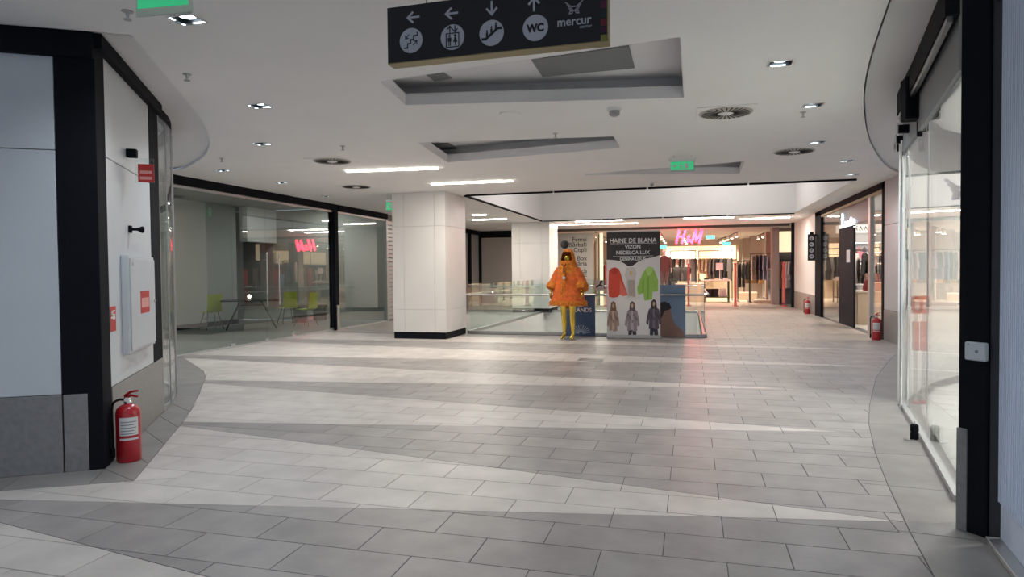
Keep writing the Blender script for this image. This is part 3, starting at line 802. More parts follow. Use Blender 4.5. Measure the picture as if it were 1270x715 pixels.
# sprinklers, detectors, camera
sp_l = ['sprinkler head nearest the green exit plate', 'sprinkler head between the exit plate and the curved band', 'sprinkler head past the first ceiling recess', 'sprinkler head near the left shopfront corner', 'sprinkler head above the left air vents', 'sprinkler head beside the second right-hand downlight']
spp = None
for i, p in enumerate([(158, 14), (232, 92), (689, 165), (275, 196), (425, 181), (996, 139)]):
    x, y = zC(*p)
    if spp is None:
        t = spp = thing('sprinkler', sp_l[i], 'sprinkler', (x, y, CEIL), 0, 'ceiling sprinklers')
        bm = bmesh.new(); lathe(bm, [(.035, -.004), (.035, 0)], 14); obj('escutcheon', bm, steel_m, t)
        bm = bmesh.new(); lathe(bm, [(.006, -.05), (.012, -.02), (.012, -.004)], 10); obj('body', bm, steel_m, t)
        bm = bmesh.new(); lathe(bm, [(.024, -.056), (.024, -.051)], 12); obj('deflector', bm, steel_m, t)
    else: dup(spp, (x, y, CEIL), 0, sp_l[i])
x, y = zC(632, 141); bm = bmesh.new(); lathe(bm, [(.10, -.012), (.115, -.006), (.115, 0)], 24)
tag(obj('ceiling_speaker', bm, ceil_m, loc=(x, y, CEIL)), 'flat round white speaker disc between the first two ceiling recesses', 'speaker')
x, y = zC(762, 134); t = thing('smoke_detector', 'white detector hanging below the first ceiling recess', 'detector', (x, y, CEIL))
bm = bmesh.new(); lathe(bm, [(.07, -.03), (.075, 0)], 18); obj('base', bm, white_m, t)
bm = bmesh.new(); lathe(bm, [(.03, -.085), (.055, -.07), (.055, -.031)], 18); obj('dome', bm, mat('detector_grey', (.35, .35, .36), .4, noise=.03), t)
x, y = zC(808, 226); t = thing('smoke_detector', 'small white detector between the third recess and the black edge strip', 'detector', (x, y, CEIL))
bm = bmesh.new(); lathe(bm, [(.05, -.03), (.06, 0)], 16); obj('base', bm, white_m, t)
bm = bmesh.new(); lathe(bm, [(.025, -.08), (.04, -.06), (.04, -.031)], 16); obj('dome', bm, MATS['detector_grey'], t)
# track spots of the clothes shop
trk = 0
for r, (pa, pb, n) in enumerate([((846, 286.5), (852, 299), 5), ((915, 287), (884, 300), 7), ((948, 288), (920, 300), 6), ((738, 287), (760, 299), 4), ((818, 286.5), (826, 298), 4)]):
    a, b = PZ(*pa, 3.06), PZ(*pb, 3.06)
    
    lab = ['first track rail', 'second track rail', 'third track rail', 'track rail near the grey directory panel', 'track rail behind the banner'][r]
    tr = thing('lighting_track', 'ceiling ' + lab + ' in the clothes shop, counted from the red letters' if r < 3 else 'ceiling ' + lab + ' in the clothes shop', 'lighting track', (a.x, a.y, 3.058), math.atan2(b.y-a.y, b.x-a.x), 'lighting tracks in the clothes shop')
    L = math.hypot(b.x-a.x, b.y-a.y)
    bx('rail', 0, L, -.02, .02, -.035, 0, dark_taupe, tr)
    for k in range(n):
        xx = L*(k+.3)/n
        bm = bmesh.new(); lathe(bm, [(.03, -.04), (.055, -.06), (.06, -.19), (.05, -.20)], 12, (xx, 0, 0)); hd = obj('spot_head', bm, white_m, tr)
        bm = bmesh.new(); lathe(bm, [(.052, -.212), (.056, -.2005)], 12, (xx, 0, 0)); obj('lens', bm, track_m, hd)
        if k % 2 == 0:
            lamp('track_lamp', 'SPOT', (xx, 0, -.225), SHOP_W, (1.0, .80, .60), .06, 2.2, .5, tr)
# lamps inside the side shops
for i, (x, y, z, p_, c) in enumerate([(3.6, 4.6, 2.96, 50, (1, .98, .94)), (3.4, 6.6, 2.96, 62, (1, .98, .94)), (4.4, 8.6, 2.96, 62, (1, .98, .94)), (5.2, 15.6, 2.92, 60, (1, .86, .74)), (5.2, 18.6, 2.92, 60, (1, .86, .74)), (-10.6, 10.5, 3.34, 18, (.95, 1, .96)), (-10.4, 16.5, 3.34, 20, (.95, 1, .96))]):
    lab = ['nearest panel light in the white curved-glass shop', 'middle panel light in the white curved-glass shop', 'farthest panel light in the white curved-glass shop', 'nearer panel light in the shop with the script sign', 'farther panel light in the shop with the script sign', 'panel light over the dim room nearer the white block', 'panel light over the dim room nearer the shutter'][i]
    t = thing('panel_light', lab, 'ceiling light', (x, y, z), 0, 'panel lights inside side shops')
    bx('frame', -.31, .31, -.31, .31, -.012, 0, white_m, t, .003)
    bx('diffuser', -.27, .27, -.27, .27, -.018, -.012, glow_white, t)
    l = lamp('panel_lamp', 'AREA', (0, 0, -.025), p_, c, .5, parent=t)
for i, (x, y) in enumerate([(-2.6, 16.0), (0.9, 19.0)]):  # unseen lamps added up here to brighten the well and far floor
    t = thing('panel_light', ['panel light high in the light well above the banner', 'panel light high in the light well nearer the clothes shop'][i], 'ceiling light', (x, y, 5.6), 0, 'panel lights in the light well')
    bx('frame', -.62, .62, -.62, .62, -.02, -.001, white_m, t, .003); bx('diffuser', -.57, .57, -.57, .57, -.03, -.02, glow_white, t)
    lamp('panel_lamp', 'AREA', (0, 0, -.035), 85, (1, .92, .90), 1.1, parent=t)
# ================================================================== OBJECTS
def stroke(pts, w):
    out = []
    for a, b in zip(pts[:-1], pts[1:]):
        dx, dz = b[0]-a[0], b[1]-a[1]; L = math.hypot(dx, dz) or 1e-6
        ex, ez = dx/L*w*.45, dz/L*w*.45; nx, nz = -dz/L*w/2, dx/L*w/2
        out.append([(a[0]-ex+nx, a[1]-ez+nz), (a[0]-ex-nx, a[1]-ez-nz), (b[0]+ex-nx, b[1]+ez-nz), (b[0]+ex+nx, b[1]+ez+nz)])
    return out
def tri_arrow(cx, cz, ang, s):                     # arrow pointing along ang
    c, n = math.cos(ang), math.sin(ang); R = lambda x, z: (cx + x*c - z*n, cz + x*n + z*c)
    return stroke([R(-s, 0), R(s*.85, 0)], s*.34) + stroke([R(.1*s, .8*s), R(s, 0)], s*.34) + stroke([R(.1*s, -.8*s), R(s, 0)], s*.34)
# ---- hanging direction sign
SZ = 2.58
A, B = PZ(481, 79, SZ), PZ(753, 50, SZ); hw = Wall(A, B)
sign = thing('hanging_sign', 'black hanging direction sign with white icons and a gold underside', 'sign', (A.x, A.y, SZ), hw.rz)
zt = hw.uv(480, 10)[1] - SZ; th = .085
bx('board', 0, hw.L, 0, th, .002, zt, mat('sign_black', (.010, .010, .014), .6, noise=.05), sign, .002)
bx('bottom_edge', 0, hw.L+.004, .0, th, -.004, .0015, gold_edge, sign)
bx('end_edge', hw.L+.0002, hw.L+.006, .0, th, 0, zt, gold_edge, sign)
def su(x, y): 
    u = hw.uv(460 + x/3.969, y/3.969); return (u[0], u[1]-SZ)
icon_grey = mat('icon_grey', (.52, .53, .57), .6, noise=.02)
icon_dark = MATS['sign_black']
centers = [su(198, 200), su(402, 183), su(594, 162), su(810, 137)]; cr = (su(198, 139)[1]-su(198, 262)[1])/2
for k, c in enumerate(centers):
    flat('icon_disc', circ(c[0], c[1], cr, 32), 0, .0015, icon_grey, sign)
ar = [su(208, 85), su(397, 66), su(595, 40), su(803, 20)]
for p, a in zip(ar, (PI, PI, -PI/2, PI/2)): flats('arrow', tri_arrow(p[0], p[1], a, cr*.48), 0, .0015, icon_grey, sign)
c = centers[0]; s = cr/60
flats('stairs_icon', stroke([(c[0]-36*s, c[1]-34*s), (c[0]-18*s, c[1]-34*s), (c[0]-18*s, c[1]-14*s), (c[0]-2*s, c[1]-14*s), (c[0]-2*s, c[1]+4*s), (c[0]+14*s, c[1]+4*s), (c[0]+14*s, c[1]+22*s), (c[0]+34*s, c[1]+22*s), (c[0]+34*s, c[1]+36*s)], 6*s) + tri_arrow(c[0]-20*s, c[1]+20*s, -PI*.75, 13*s) + tri_arrow(c[0]+22*s, c[1]-12*s, PI*.25, 13*s), -.0016, .001, icon_dark, sign)
c = centers[1]; X, Z = c
ic = stroke([(X-32*s, Z-46*s), (X+32*s, Z-46*s), (X+32*s, Z+18*s), (X-32*s, Z+18*s), (X-32*s, Z-46*s)], 5*s) + tri_arrow(X-13*s, Z+38*s, PI/2, 15*s) + tri_arrow(X+13*s, Z+38*s, -PI/2, 15*s)
ic += [circ(X-15*s, Z+7*s, 6*s, 12), rect(X-24*s, X-6*s, Z-20*s, Z-1*s), rect(X-20*s, X-16*s, Z-40*s, Z-20*s), rect(X-13*s, X-9*s, Z-40*s, Z-20*s), circ(X+14*s, Z+7*s, 6*s, 12), [(X+3*s, Z-24*s), (X+25*s, Z-24*s), (X+17*s, Z), (X+11*s, Z)], rect(X+12*s, X+16*s, Z-40*s, Z-24*s)]
flats('lift_icon', ic, -.0016, .001, icon_dark, sign)
c = centers[2]; X, Z = c
ic = stroke([(X-44*s, Z-26*s), (X-28*s, Z-26*s), (X+30*s, Z+18*s), (X+46*s, Z+18*s)], 12*s)
for k in range(3):
    hx, hz = X-22*s+22*s*k, Z-6*s+16*s*k; ic += [circ(hx, hz+16*s, 5*s, 10), rect(hx-5*s, hx+5*s, hz-10*s, hz+10*s)]
flats('escalator_icon', ic, -.0016, .001, icon_dark, sign)
text('lettering', 'WC', cr*.82, centers[3][0], centers[3][1]-cr*.29, -.0016, icon_dark, sign, depth=.001, bold=.003, sx=.92)
p = su(1000, 128); text('lettering', 'mercur', cr*.92, p[0], p[1]+.006, 0, icon_grey, sign, depth=.0015, bold=.0012, sx=.95)
p = su(1058, 136); text('lettering', 'center', cr*.36, p[0], p[1], 0, icon_grey, sign, depth=.0015)
X, Z = su(1000, 42)
def butterfly(X, Z, s, w):
    pl = []
    for sg in (-1, 1):
        for k in range(3):
            pts = [(X+sg*(2+2*k)*s, Z-(8+6*k)*s + 14*s*(k == 0)), (X+sg*(16+2*k)*s, Z+(8-9*k)*s), (X+sg*(46-9*k)*s, Z+(32-16*k)*s)]
            pl += stroke([tuple(q) for q in curve_smooth(pts, 4)], w*s)
        pl += stroke([(X+sg*6*s, Z-14*s), (X+sg*22*s, Z-18*s), (X+sg*26*s, Z-30*s), (X+sg*12*s, Z-28*s), (X+sg*4*s, Z-16*s)], w*s)
    return pl
flats('butterfly_emblem', butterfly(X, Z+4*s, s*.85, 5), 0, .0015, icon_grey, sign)
for k, (y0, y1, cc) in enumerate([(2, 42, (.10, .01, .05)), (46, 86, (.01, .02, .02)), (90, 128, (.16, .015, .03)), (132, 160, (.06, .005, .04)), (168, 206, (.25, .22, .05))]):
    a, b = su(1131, y1), su(1168, y0)
    flat('colour_square', rect(a[0], hw.L-.001, a[1], b[1]), 0, .0012, mat('square_%d' % k, cc, .6, noise=.03), sign)
for f in (.18, .82):
    bm = bmesh.new(); tube(bm, [(hw.L*f, th/2, zt), (hw.L*f, th/2, CEIL-SZ)], .004, 6); obj('hanger_rod', bm, steel_m, sign)
# ---- exit plates
def exit_sign(bl, br, z0, h, label, marks=True):
    a, b = PZ(*bl, z0), PZ(*br, z0); w = Wall(a, b); L = w.L
    t = thing('exit_sign', label, 'exit sign', (a.x, a.y, z0), w.rz, 'green exit signs')
    bx('plate', 0, L, 0, .008, 0, h, acrylic, t)
    bx('green_print', .03*L, L*.94, -.0015, -.0003, h*.16, h*.98, green_m, t)
    bx('lamp_case', -.01, L+.01, -.02, .03, h, h+.05, white_m, t, .004)
    bx('light_edge', 0, L, -.002, -.0006, -.003, .001, alu_m, t)
    if marks:
        c = h*.56
        flats('running_figure', stroke([(L*.42, c+h*.12), (L*.47, c-h*.05), (L*.42, c-h*.2)], h*.07) + stroke([(L*.47, c-h*.05), (L*.53, c-h*.2)], h*.07) + stroke([(L*.36, c+h*.02), (L*.43, c+h*.1), (L*.51, c+h*.02)], h*.05) + [circ(L*.44, c+h*.22, h*.055, 10), rect(L*.6, L*.72, c-h*.25, c+h*.28)] + tri_arrow(L*.22, c, PI, L*.09), -.0016, .001, print_white, t)
    if z0 + h + .05 < CEIL - .01:
        for f in (.15, .85):
            bm = bmesh.new(); tube(bm, [(L*f, .004, h+.05), (L*f, .004, CEIL-z0)], .003, 6); obj('wire', bm, steel_m, t)
    return t
exit_sign((169, 21), (238, 15), 2.60, .22, 'green lit exit plate beside the large bright downlight', False)
E_ = 2.86
exit_sign((831, 213), (862, 212.5), E_, .15, 'green exit sign hanging in front of the third ceiling recess')
exit_sign((479, 262), (488, 262), 2.72, .2, 'small green exit sign by the slatted shutter')
# ---- fire extinguishers
white_lab = mat('paper_label', (.70, .69, .68), .6, noise=.03)
def extinguisher(loc, rz, label, s=1.0):
    t = thing('fire_extinguisher', label, 'extinguisher', loc, rz, 'red fire extinguishers')
    bm = bmesh.new(); lathe(bm, [(.078, .0), (.085, .012), (.085, .36), (.078, .395), (.055, .42), (.028, .43), (.024, .44)], 24); obj('cylinder', bm, red_m, t, smooth=True)
    bm = bmesh.new(); lathe(bm, [(.027, .436), (.027, .452), (.02, .456), (.02, .485), (.012, .49)], 14); vv = obj('valve', bm, chrome_m, t, smooth=True)
    bm = bmesh.new(); tube(bm, [(-.02, 0, .475), (.03, -.02, .497), (.085, -.04, .49)], [.011, .010, .008], 8); obj('carry_handle', bm, red_m, t)
    bm = bmesh.new(); tube(bm, [(-.02, 0, .492), (.03, -.02, .525), (.09, -.045, .535)], [.011, .010, .008], 8); obj('lever', bm, red_m, t)
    bm = bmesh.new(); lathe(bm, [(.016, -.03), (.018, -.022), (.012, -.018)], 12, (0, 0, .465), 'y'); obj('gauge', bm, white_m, t)
    bm = bmesh.new(); tube(bm, [tuple(q) for q in curve_smooth([(-.01, -.005, .46), (-.06, -.02, .465), (-.098, -.03, .42), (-.1, -.03, .25), (-.098, -.03, .08)], 5)], .009, 8); hs = obj('hose', bm, black_matte, t, smooth=True)
    bm = bmesh.new(); lathe(bm, [(.010, .0), (.014, .02), (.014, .07), (.009, .08)], 10, (-.098, -.03, .03)); obj('nozzle', bm, black_matte, hs)
    def band(z0, z1, a0, a1, m, nm, r=.0862):
        bm = bmesh.new(); n = 10; vs = []
        for k in range(n+1):
            a = a0 + (a1-a0)*k/n
            vs.append((bm.verts.new((r*math.cos(a), r*math.sin(a), z0)), bm.verts.new((r*math.cos(a), r*math.sin(a), z1))))
        for k in range(n): bm.faces.new((vs[k][0], vs[k+1][0], vs[k+1][1], vs[k][1]))
        return obj(nm, bm, m, t, smooth=True)
    lb = band(.17, .34, -PI*.62, -PI*.12, white_lab, 'label')
    for k in range(5): band(.215+.022*k, .222+.022*k, -PI*.58, -PI*(.18+.06*(k % 2)), mat('label_ink', (.25, .25, .27), .7, noise=.05), 'label_line', .0867)
    band(.185, .205, -PI*.62, -PI*.12, red_m, 'label_stripe', .0867)
    return t
s_ = sw.uv(152, 540)[0]
pe = PZ(150, 566); _o = (pe - sw.A).dot(sw.n); pe += sw.n*(-.115 - _o) - sw.u*.13
ext = extinguisher((pe.x, pe.y, 0), .42, 'red fire extinguisher standing against the white panelled block')
q = PXp(1087, 400, XR-.14); dup(ext, (XR-.14, q.y, 0), -.65, 'red fire extinguisher standing at the grey wall beside the script-sign shop')
q = PXp(1001.5, 380, XR-.13); dup(ext, (XR-.13, q.y, 0), -.65, 'far red fire extinguisher under the small hanging icon sign')
# ---- hydrant cabinet and signs on the side wall of the block
cab = thing('hydrant_cabinet', 'white wall cabinet with a red square sign on its door', 'cabinet', tuple(sw.pt(0, 0, 0)), sw.rz)
c0 = sw.uv(152, 430); c1 = sw.uv(182, 318)
x0, x1, z0, z1 = c0[0], c1[0], sw.uv(152, 440)[1], sw.uv(152, 316)[1]
cabm = mat('cabinet_white', (.60, .62, .65), .4, noise=.02)
bx('body', x0, x1, -.055, -.001, z0, z1, cabm, cab, .004)
bx('door', x0+.03, x1-.02, -.066, -.0555, z0+.025, z1-.025, cabm, cab, .003)
r0 = sw.uv(164, 389); r1 = sw.uv(174.5, 357); 
sg = bx('red_sign', r0[0], r1[0], -.0685, -.0665, r0[1], r1[1]-.02, red_sign, cab)
bx('hydrant_symbol', r0[0]+.03, r1[0]-.03, -.0695, -.0687, r0[1]+.05, r1[1]-.08, mat('sign_pale', (.75, .35, .32), .6, noise=.05), sg)
bm = bmesh.new(); lathe(bm, [(.014, -.075), (.014, -.0665)], 12, (x1-.06, 0, (z0+z1)/2), 'y'); obj('lock', bm, steel_m, cab)
text('lettering', 'H', .05, x0+.09, z1-.09, -.0665, MATS['label_ink'], cab, depth=.0008)
t = thing('wall_sticker', 'small red and white extinguisher notice beside the wall cabinet', 'sign', tuple(sw.pt(0, 0, 0)), sw.rz)
a, b = sw.uv(136, 412), sw.uv(144, 379); a = (max(a[0], s0+.003), a[1])
bx('red_sheet', a[0], a[0]+.15, -.003, -.0008, a[1], b[1], red_sign, t)
bx('white_field', a[0]+.02, a[0]+.13, -.0036, -.0031, a[1]+.1, a[1]+.115, print_white, t)
for k in range(3): bx('white_line', a[0]+.07, a[0]+.13, -.0036, -.0031, b[1]-.04-.03*k, b[1]-.03-.03*k, print_white, t)
bm = bmesh.new(); tube(bm, [(a[0]+.035, -.0035, a[1]+.13), (a[0]+.035, -.0035, b[1]-.03)], .011, 6); obj('extinguisher_symbol', bm, print_white, t)
t = thing('projecting_sign', 'small red sign on a black bracket high on the white panel', 'sign', tuple(sw.pt(0, 0, 0)), sw.rz)
a = sw.uv(157, 192)
bx('bracket', a[0]-.03, a[0]+.03, -.08, -.001, a[1]-.02, a[1]+.05, black_m, t, .005)
bx('acrylic_plate', a[0]+.01, a[0]+.018, -.20, -.06, a[1]-.23, a[1]-.02, glass_clear, t)
bx('red_field', a[0]+.019, a[0]+.021, -.20, -.08, a[1]-.22, a[1]-.07, red_sign, t)
bx('red_field', a[0]+.007, a[0]+.009, -.20, -.08, a[1]-.22, a[1]-.07, red_sign, t)
for k in range(2): bx('white_line', a[0]+.0055, a[0]+.0068, -.185, -.095, a[1]-.15-.05*k, a[1]-.125-.05*k, MATS['sign_pale'], t)
a = sw.uv(160, 284); t = thing('wall_spot', 'small black wall spot between red sign and cabinet', 'light', tuple(sw.pt(a[0], 0, a[1])), sw.rz)
bx('base', -.03, .03, -.02, -.001, -.03, .03, black_m, t, .004)
bm = bmesh.new(); tube(bm, [(0, -.02, 0), (.02, -.06, 0), (.05, -.09, .0)], [.012, .012, .03], 10); obj('head', bm, black_m, t)
# ---- things on the right: sensor box on the post, door hardware
a = pp.uv(1201, 445); b = pp.uv(1227, 425)
t = thing('sensor_box', 'small white sensor box fixed on the black post', 'sensor', tuple(pp.pt(0, 0, 0)), pp.rz)
bx('case', a[0], b[0], -.035, -.001, a[1], b[1], white_panel, t, .006)
flat('mark', circ((a[0]+b[0])/2+.01, (a[1]+b[1])/2, .009, 10), -.0352, .0008, mat('mark_grey', (.22, .24, .3), .6, noise=.02), t)
bm = bmesh.new(); lathe(bm, [(.004, -.037), (.004, -.0351)], 8, (a[0]+.02, 0, b[1]-.012), 'y'); obj('indicator', bm, MATS['mark_grey'], t)
q = PZ(1134, 545); t = thing('door_stop', 'black and chrome floor lock at the foot of curved glass', 'door stop', (q.x, q.y, 0), .2)
bm = bmesh.new(); lathe(bm, [(.028, .0), (.032, .008), (.03, .06), (.022, .068)], 16); obj('lower_body', bm, black_m, t, smooth=True)
bm = bmesh.new(); lathe(bm, [(.028, .0685), (.032, .075), (.03, .12), (.02, .13)], 16); obj('upper_body', bm, black_m, t, smooth=True)
bx('foot', -.07, .03, -.03, .03, 0.0005, .008, chrome_m, t, .002)
bm = bmesh.new(); lathe(bm, [(.006, .13), (.006, .15)], 8); obj('key', bm, chrome_m, t)
e = Vector(rpts[8])
hb_ = PZ(1145, 146, 2.66)
t = thing('door_stack_hardware', 'black folding-door carriers hanging where the curved glass ends', 'door hardware', (hb_.x, hb_.y, 2.66))
bx('carrier_box', -.13, .12, 0, .16, .0, .36, black_m, t, .01)
bx('hanger', -.02, .04, .05, .11, -.14, -.001, black_m, t, .01)
bx('top_mount', -.06, .06, .03, .13, .3601, CEIL+.03-2.66, black_m, t, .01)
for k, (xa_, xb_, py_) in enumerate(((1113, 1142, 160), (1111, 1130, 173), (1111, 1124, 183))):
    p_, q_ = PZ(xa_, py_, 2.70) - hb_, PZ(xb_, py_, 2.70) - hb_
    bx('rail_arm', p_.x, q_.x, p_.y-.03, p_.y+.03, .0, .075, black_m, t, .006); bx('rail_cap', p_.x-.008, p_.x-.0002, p_.y-.035, p_.y+.035, -.005, .085, chrome_m, t)
    bx('arm_rod', q_.x-.03, q_.x-.01, p_.y-.01, p_.y+.01, .0751, CEIL+.03-2.66, black_m, t)
for k in range(2):
    p_ = PZ(1143, 176+9*k, 2.55) - hb_
    bx('carrier_clip', p_.x-.02, p_.x+.02, p_.y-.03, p_.y+.03, -.13, -.04, black_m, t, .008); bx('clip_rod', p_.x-.006, p_.x+.006, p_.y-.006, p_.y+.006, -.04, .30, steel_m, t)
# notice with the centre's emblem on the white curved wall, two red gate shapes standing in for red reflections
a = PYp(1193, 240, 8.3)
t = thing('hanging_board', 'white board with a blue butterfly emblem hanging behind curved glass', 'sign', (a.x, a.y, a.z))
bx('board', -.24, .26, 0, .012, -.26, .22, white_m, t)
blue_ink = mat('blue_ink', (.03, .08, .32), .6, noise=.03)
flats('butterfly_emblem', butterfly(.0, .05, .0034, 10), -.0002, .002, blue_ink, t)
text('lettering', 'mercur', .115, .06, -.17, -.0002, mat('grey_ink', (.15, .15, .16), .6, noise=.03), t)
for x_ in (-.2, .22):
    bm = bmesh.new(); tube(bm, [(x_, .006, .22), (x_, .006, 3.0-a.z)], .003, 6); obj('wire', bm, steel_m, t)
for k, pxx in enumerate((1129, 1138)):  # solid red shapes in place of reflections seen in the glass
    q = PZ(pxx, 436); q.x = q.x; w_ = Vector((q.x, q.y, 0))
    t = thing('alarm_gate', ['red slim gate just inside the curved glass, by the grey wall', 'red slim gate just inside the curved glass, nearer the post'][k], 'alarm gate', (2.235+.085*k, 7.56+.04*k, 0), 0, 'red slim gates behind curved glass')
    bx('foot', -.03, .03, -.05, .05, 0, .03, red_sign, t, .005)
    bx('lower_panel', -.025, .025, -.03, .03, .55, .85, red_sign, t, .005); bx('post', -.012, .012, -.02, .02, .03, 1.12, alu_m, t)
    bx('upper_panel', -.035, .035, -.04, .04, .93, 1.11, red_sign, t, .005); bx('screen', -.02, .02, -.042, -.0405, .97, 1.07, print_white, t)
# ---- furniture in the dim room behind the left shopfront
chair_dark = mat('chair_frame', (.02, .02, .02), .4, .5, noise=.05)
def lime_chair(loc, rz, label):
    t = thing('chair', label, 'chair', loc, rz, 'lime plastic chairs in the dim room')
    bm = bmesh.new(); n = 8; top = []
    prof = [(-.20, .46), (-.02, .44), (.16, .45), (.22, .50), (.245, .62), (.26, .78), (.27, .90)]
    for th_ in (0, .014):
        for x in (-.21, -.1, 0, .1, .21):
            top.append([bm.verts.new((x*(1-.1*(i > 3)), y - th_*(i > 3) + .02*abs(x)/.2*(-1 if i > 3 else 0), z - th_*(i <= 3) + .012*(abs(x) > .2))) for i, (y, z) in enumerate(prof)])
    for g in (0, 5):
        for i in range(4):
            for k in range(6): bm.faces.new((top[g+i][k], top[g+i+1][k], top[g+i+1][k+1], top[g+i][k+1]))
    for i in (0, 4):
        for k in range(6): bm.faces.new((top[i][k], top[i][k+1], top[i+5][k+1], top[i+5][k]))
    for k in (0, 6):
        for i in range(4): bm.faces.new((top[i][k], top[i+1][k], top[i+6][k], top[i+5][k]))
    obj('shell', bm, lime_m, t, smooth=True)
    for sx in (-1, 1):
        for sy in (-1, 1):
            bm = bmesh.new(); tube(bm, [(sx*.13, sy*.10, .435), (sx*.22, sy*.22, 0)], .011, 8); obj('leg', bm, chair_dark, t)
        bm = bmesh.new(); tube(bm, [(sx*.165, -.15, .28), (sx*.165, .15, .28)], .008, 6); obj('stretcher', bm, chair_dark, t)
    return t
c1 = PZ(262, 408); lime_chair((c1.x, c1.y, 0), -2.0, 'lime plastic chair at the table end by the grey partition')
c2 = PZ(357, 401); lime_chair((c2.x, c2.y, 0), -2.2, 'lime plastic chair tucked beside the dark table')
c3 = PZ(380, 404); lime_chair((c3.x, c3.y, 0), -1.6, 'lime plastic chair farthest along the dark table')
tb = PZ(312, 407); tbl = thing('table', 'dark table on crossed splayed legs between lime chairs', 'table', (tb.x, tb.y, 0), math.radians(38))
bx('tabletop', -.72, .72, -.42, .42, .715, .745, chair_dark, tbl, .006)
for sx in (-1, 1):
    for sy in (-1, 1):
        bm = bmesh.new(); tube(bm, [(sx*.25, sy*.18, .713), (sx*.60, sy*.36, 0)], .018, 8); obj('leg', bm, chair_dark, tbl)
bm = bmesh.new(); tube(bm, [(-.25, -.18, .6), (.25, .18, .6)], .012, 6); tube(bm, [(-.25, .18, .6), (.25, -.18, .6)], .012, 6); obj('cross_brace', bm, chair_dark, tbl)
cl = thing('table_candle', 'tiny glowing lamp standing on the dark table', 'lamp', (tb.x-.05, tb.y, .745))  # small glowing globe on a short foot
bm = bmesh.new(); lathe(bm, [(.035, 0), (.035, .01), (.012, .014), (.012, .04)], 12); obj('foot', bm, chrome_m, cl)
bm = bmesh.new(); ellipsoid(bm, (0, 0, .085), (.045, .045, .05), 12, 8); obj('globe', bm, mat('globe_glow', (1, .95, .85), .4, emit=(1, .9, .75), estr=5), cl, smooth=True)
bn = PXp(450, 383, -10.8); t = thing('bench', 'low dark bench behind the last shopfront pane', 'bench', (-10.8, 16.9, 0), PI/2)
bx('seat', -.6, .6, -.22, .22, .40, .47, mat('bench_brown', (.07, .045, .04), .6, noise=.1), t, .015)
for s in (-1, 1): bx('leg', s*.5-.03, s*.5+.03, -.2, .2, 0, .40, chair_dark, t, .004)

# ---- roll-up banner
bw = Wall(PZ(753, 419), PZ(819, 419.5))
BL = bw.L; bt = bw.uv(754, 288)[1]
ban = thing('rollup_banner', 'roll-up banner advertising fur coats with dark header and white lettering', 'banner', tuple(bw.A), bw.rz)
bx('base_cassette', -.01, BL+.01, -.05, .07, .0, .07, alu_m, ban, .012)
bx('sheet', 0, BL, .006, .010, .06, bt, mat('banner_white', (.72, .70, .70), .6, noise=.02), ban)
bx('top_bar', -.004, BL+.004, .0, .016, bt, bt+.03, alu_m, ban, .004)
bm = bmesh.new(); tube(bm, [(BL/2, .035, .07), (BL/2, .035, bt)], .01, 8); obj('support_pole', bm, alu_m, ban)
for s in (.2, .8): bx('foot', BL*s-.02, BL*s+.02, -.13, .17, 0, .012, alu_m, ban, .003)
def bu(x, y): return bw.uv(750 + x/4.925, 280 + y/4.925)
PR = .0058
def pr(name, pts, col, lay=0, th_=.0006):
    key = 'ink_%.2f_%.2f_%.2f' % col
    return flat(name, [bu(*p) for p in pts], PR - lay*.0008, th_, mat(key, col, .7, noise=.12, nscale=60), ban)
a, b = bu(10, 205)[1], bu(337, 175)[1]
hd = [(10, 42), (337, 35), (337, 178), (300, 190), (250, 200), (205, 218), (170, 243), (140, 245), (118, 228), (90, 213), (50, 208), (10, 206)]
hp = [bu(*p) for p in hd]; hp[0] = (0.001, bt); hp[1] = (BL-.001, bt); hp[2] = (BL-.001, hp[2][1]); hp[-1] = (0.001, hp[-1][1])
flat('header_print', hp, PR, .0006, mat('header_ink', (.045, .040, .045), .7, noise=.05), ban)
for s_t, x, y, w_ in (('HAINE DE BLANA', 172, 102, 285), ('VIZON', 172, 138, 95), ('NEDELCA LUX', 172, 172, 205), ('GENINA LOUIS', 172, 211, 160)):
    p = bu(x, y); ww = bu(x+w_/2, y)[0]-bu(x-w_/2, y)[0]; hgt = .098 if s_t[0] == 'H' else .078
    o = text('lettering', s_t, hgt*1.35, 0, 0, 0, print_white, ban, depth=.0006, bold=.002)
    w0 = max(v.co.x for v in o.data.vertices) - min(v.co.x for v in o.data.vertices)
    for v in o.data.vertices: v.co = Vector((v.co.x*ww/w0 + p[0], PR-.0009+v.co.y, v.co.z + p[1]))
flats('underline', [[bu(32, 108), bu(318, 103), bu(318, 105), bu(32, 110)], [bu(50, 186), bu(298, 181), bu(298, 183), bu(50, 188)]], PR-.0009, .0006, print_white, ban)
RC, RD, GN, GD = (.62, .07, .04), (.45, .04, .03), (.30, .52, .10), (.20, .38, .06)
pr('red_coat_print', [(25, 275), (40, 258), (62, 252), (86, 262), (98, 290), (112, 340), (128, 385), (143, 420), (112, 430), (92, 418), (80, 434), (50, 438), (26, 432), (22, 380)], RC)
pr('red_coat_print', [(36, 268), (60, 254), (84, 266), (72, 290), (58, 296), (44, 290)], RD, 1)
pr('red_coat_print', [(92, 330), (143, 420), (112, 430), (92, 418)], (.70, .16, .12), 1)
pr('grey_coat_print', [(132, 258), (158, 246), (184, 258), (194, 290), (186, 328), (190, 440), (126, 440), (132, 328), (122, 300)], (.58, .55, .53))
pr('grey_coat_print', [(140, 330), (182, 330), (186, 432), (146, 428)], (.42, .36, .33), 1)
pr('face_print', [bu and (152, 280), (158, 274), (166, 280), (166, 296), (158, 302), (152, 296)], (.62, .45, .14), 1)
pr('white_coat_print', [(108, 430), (150, 438), (218, 430), (214, 444), (160, 460), (120, 446)], (.66, .64, .63), 1)
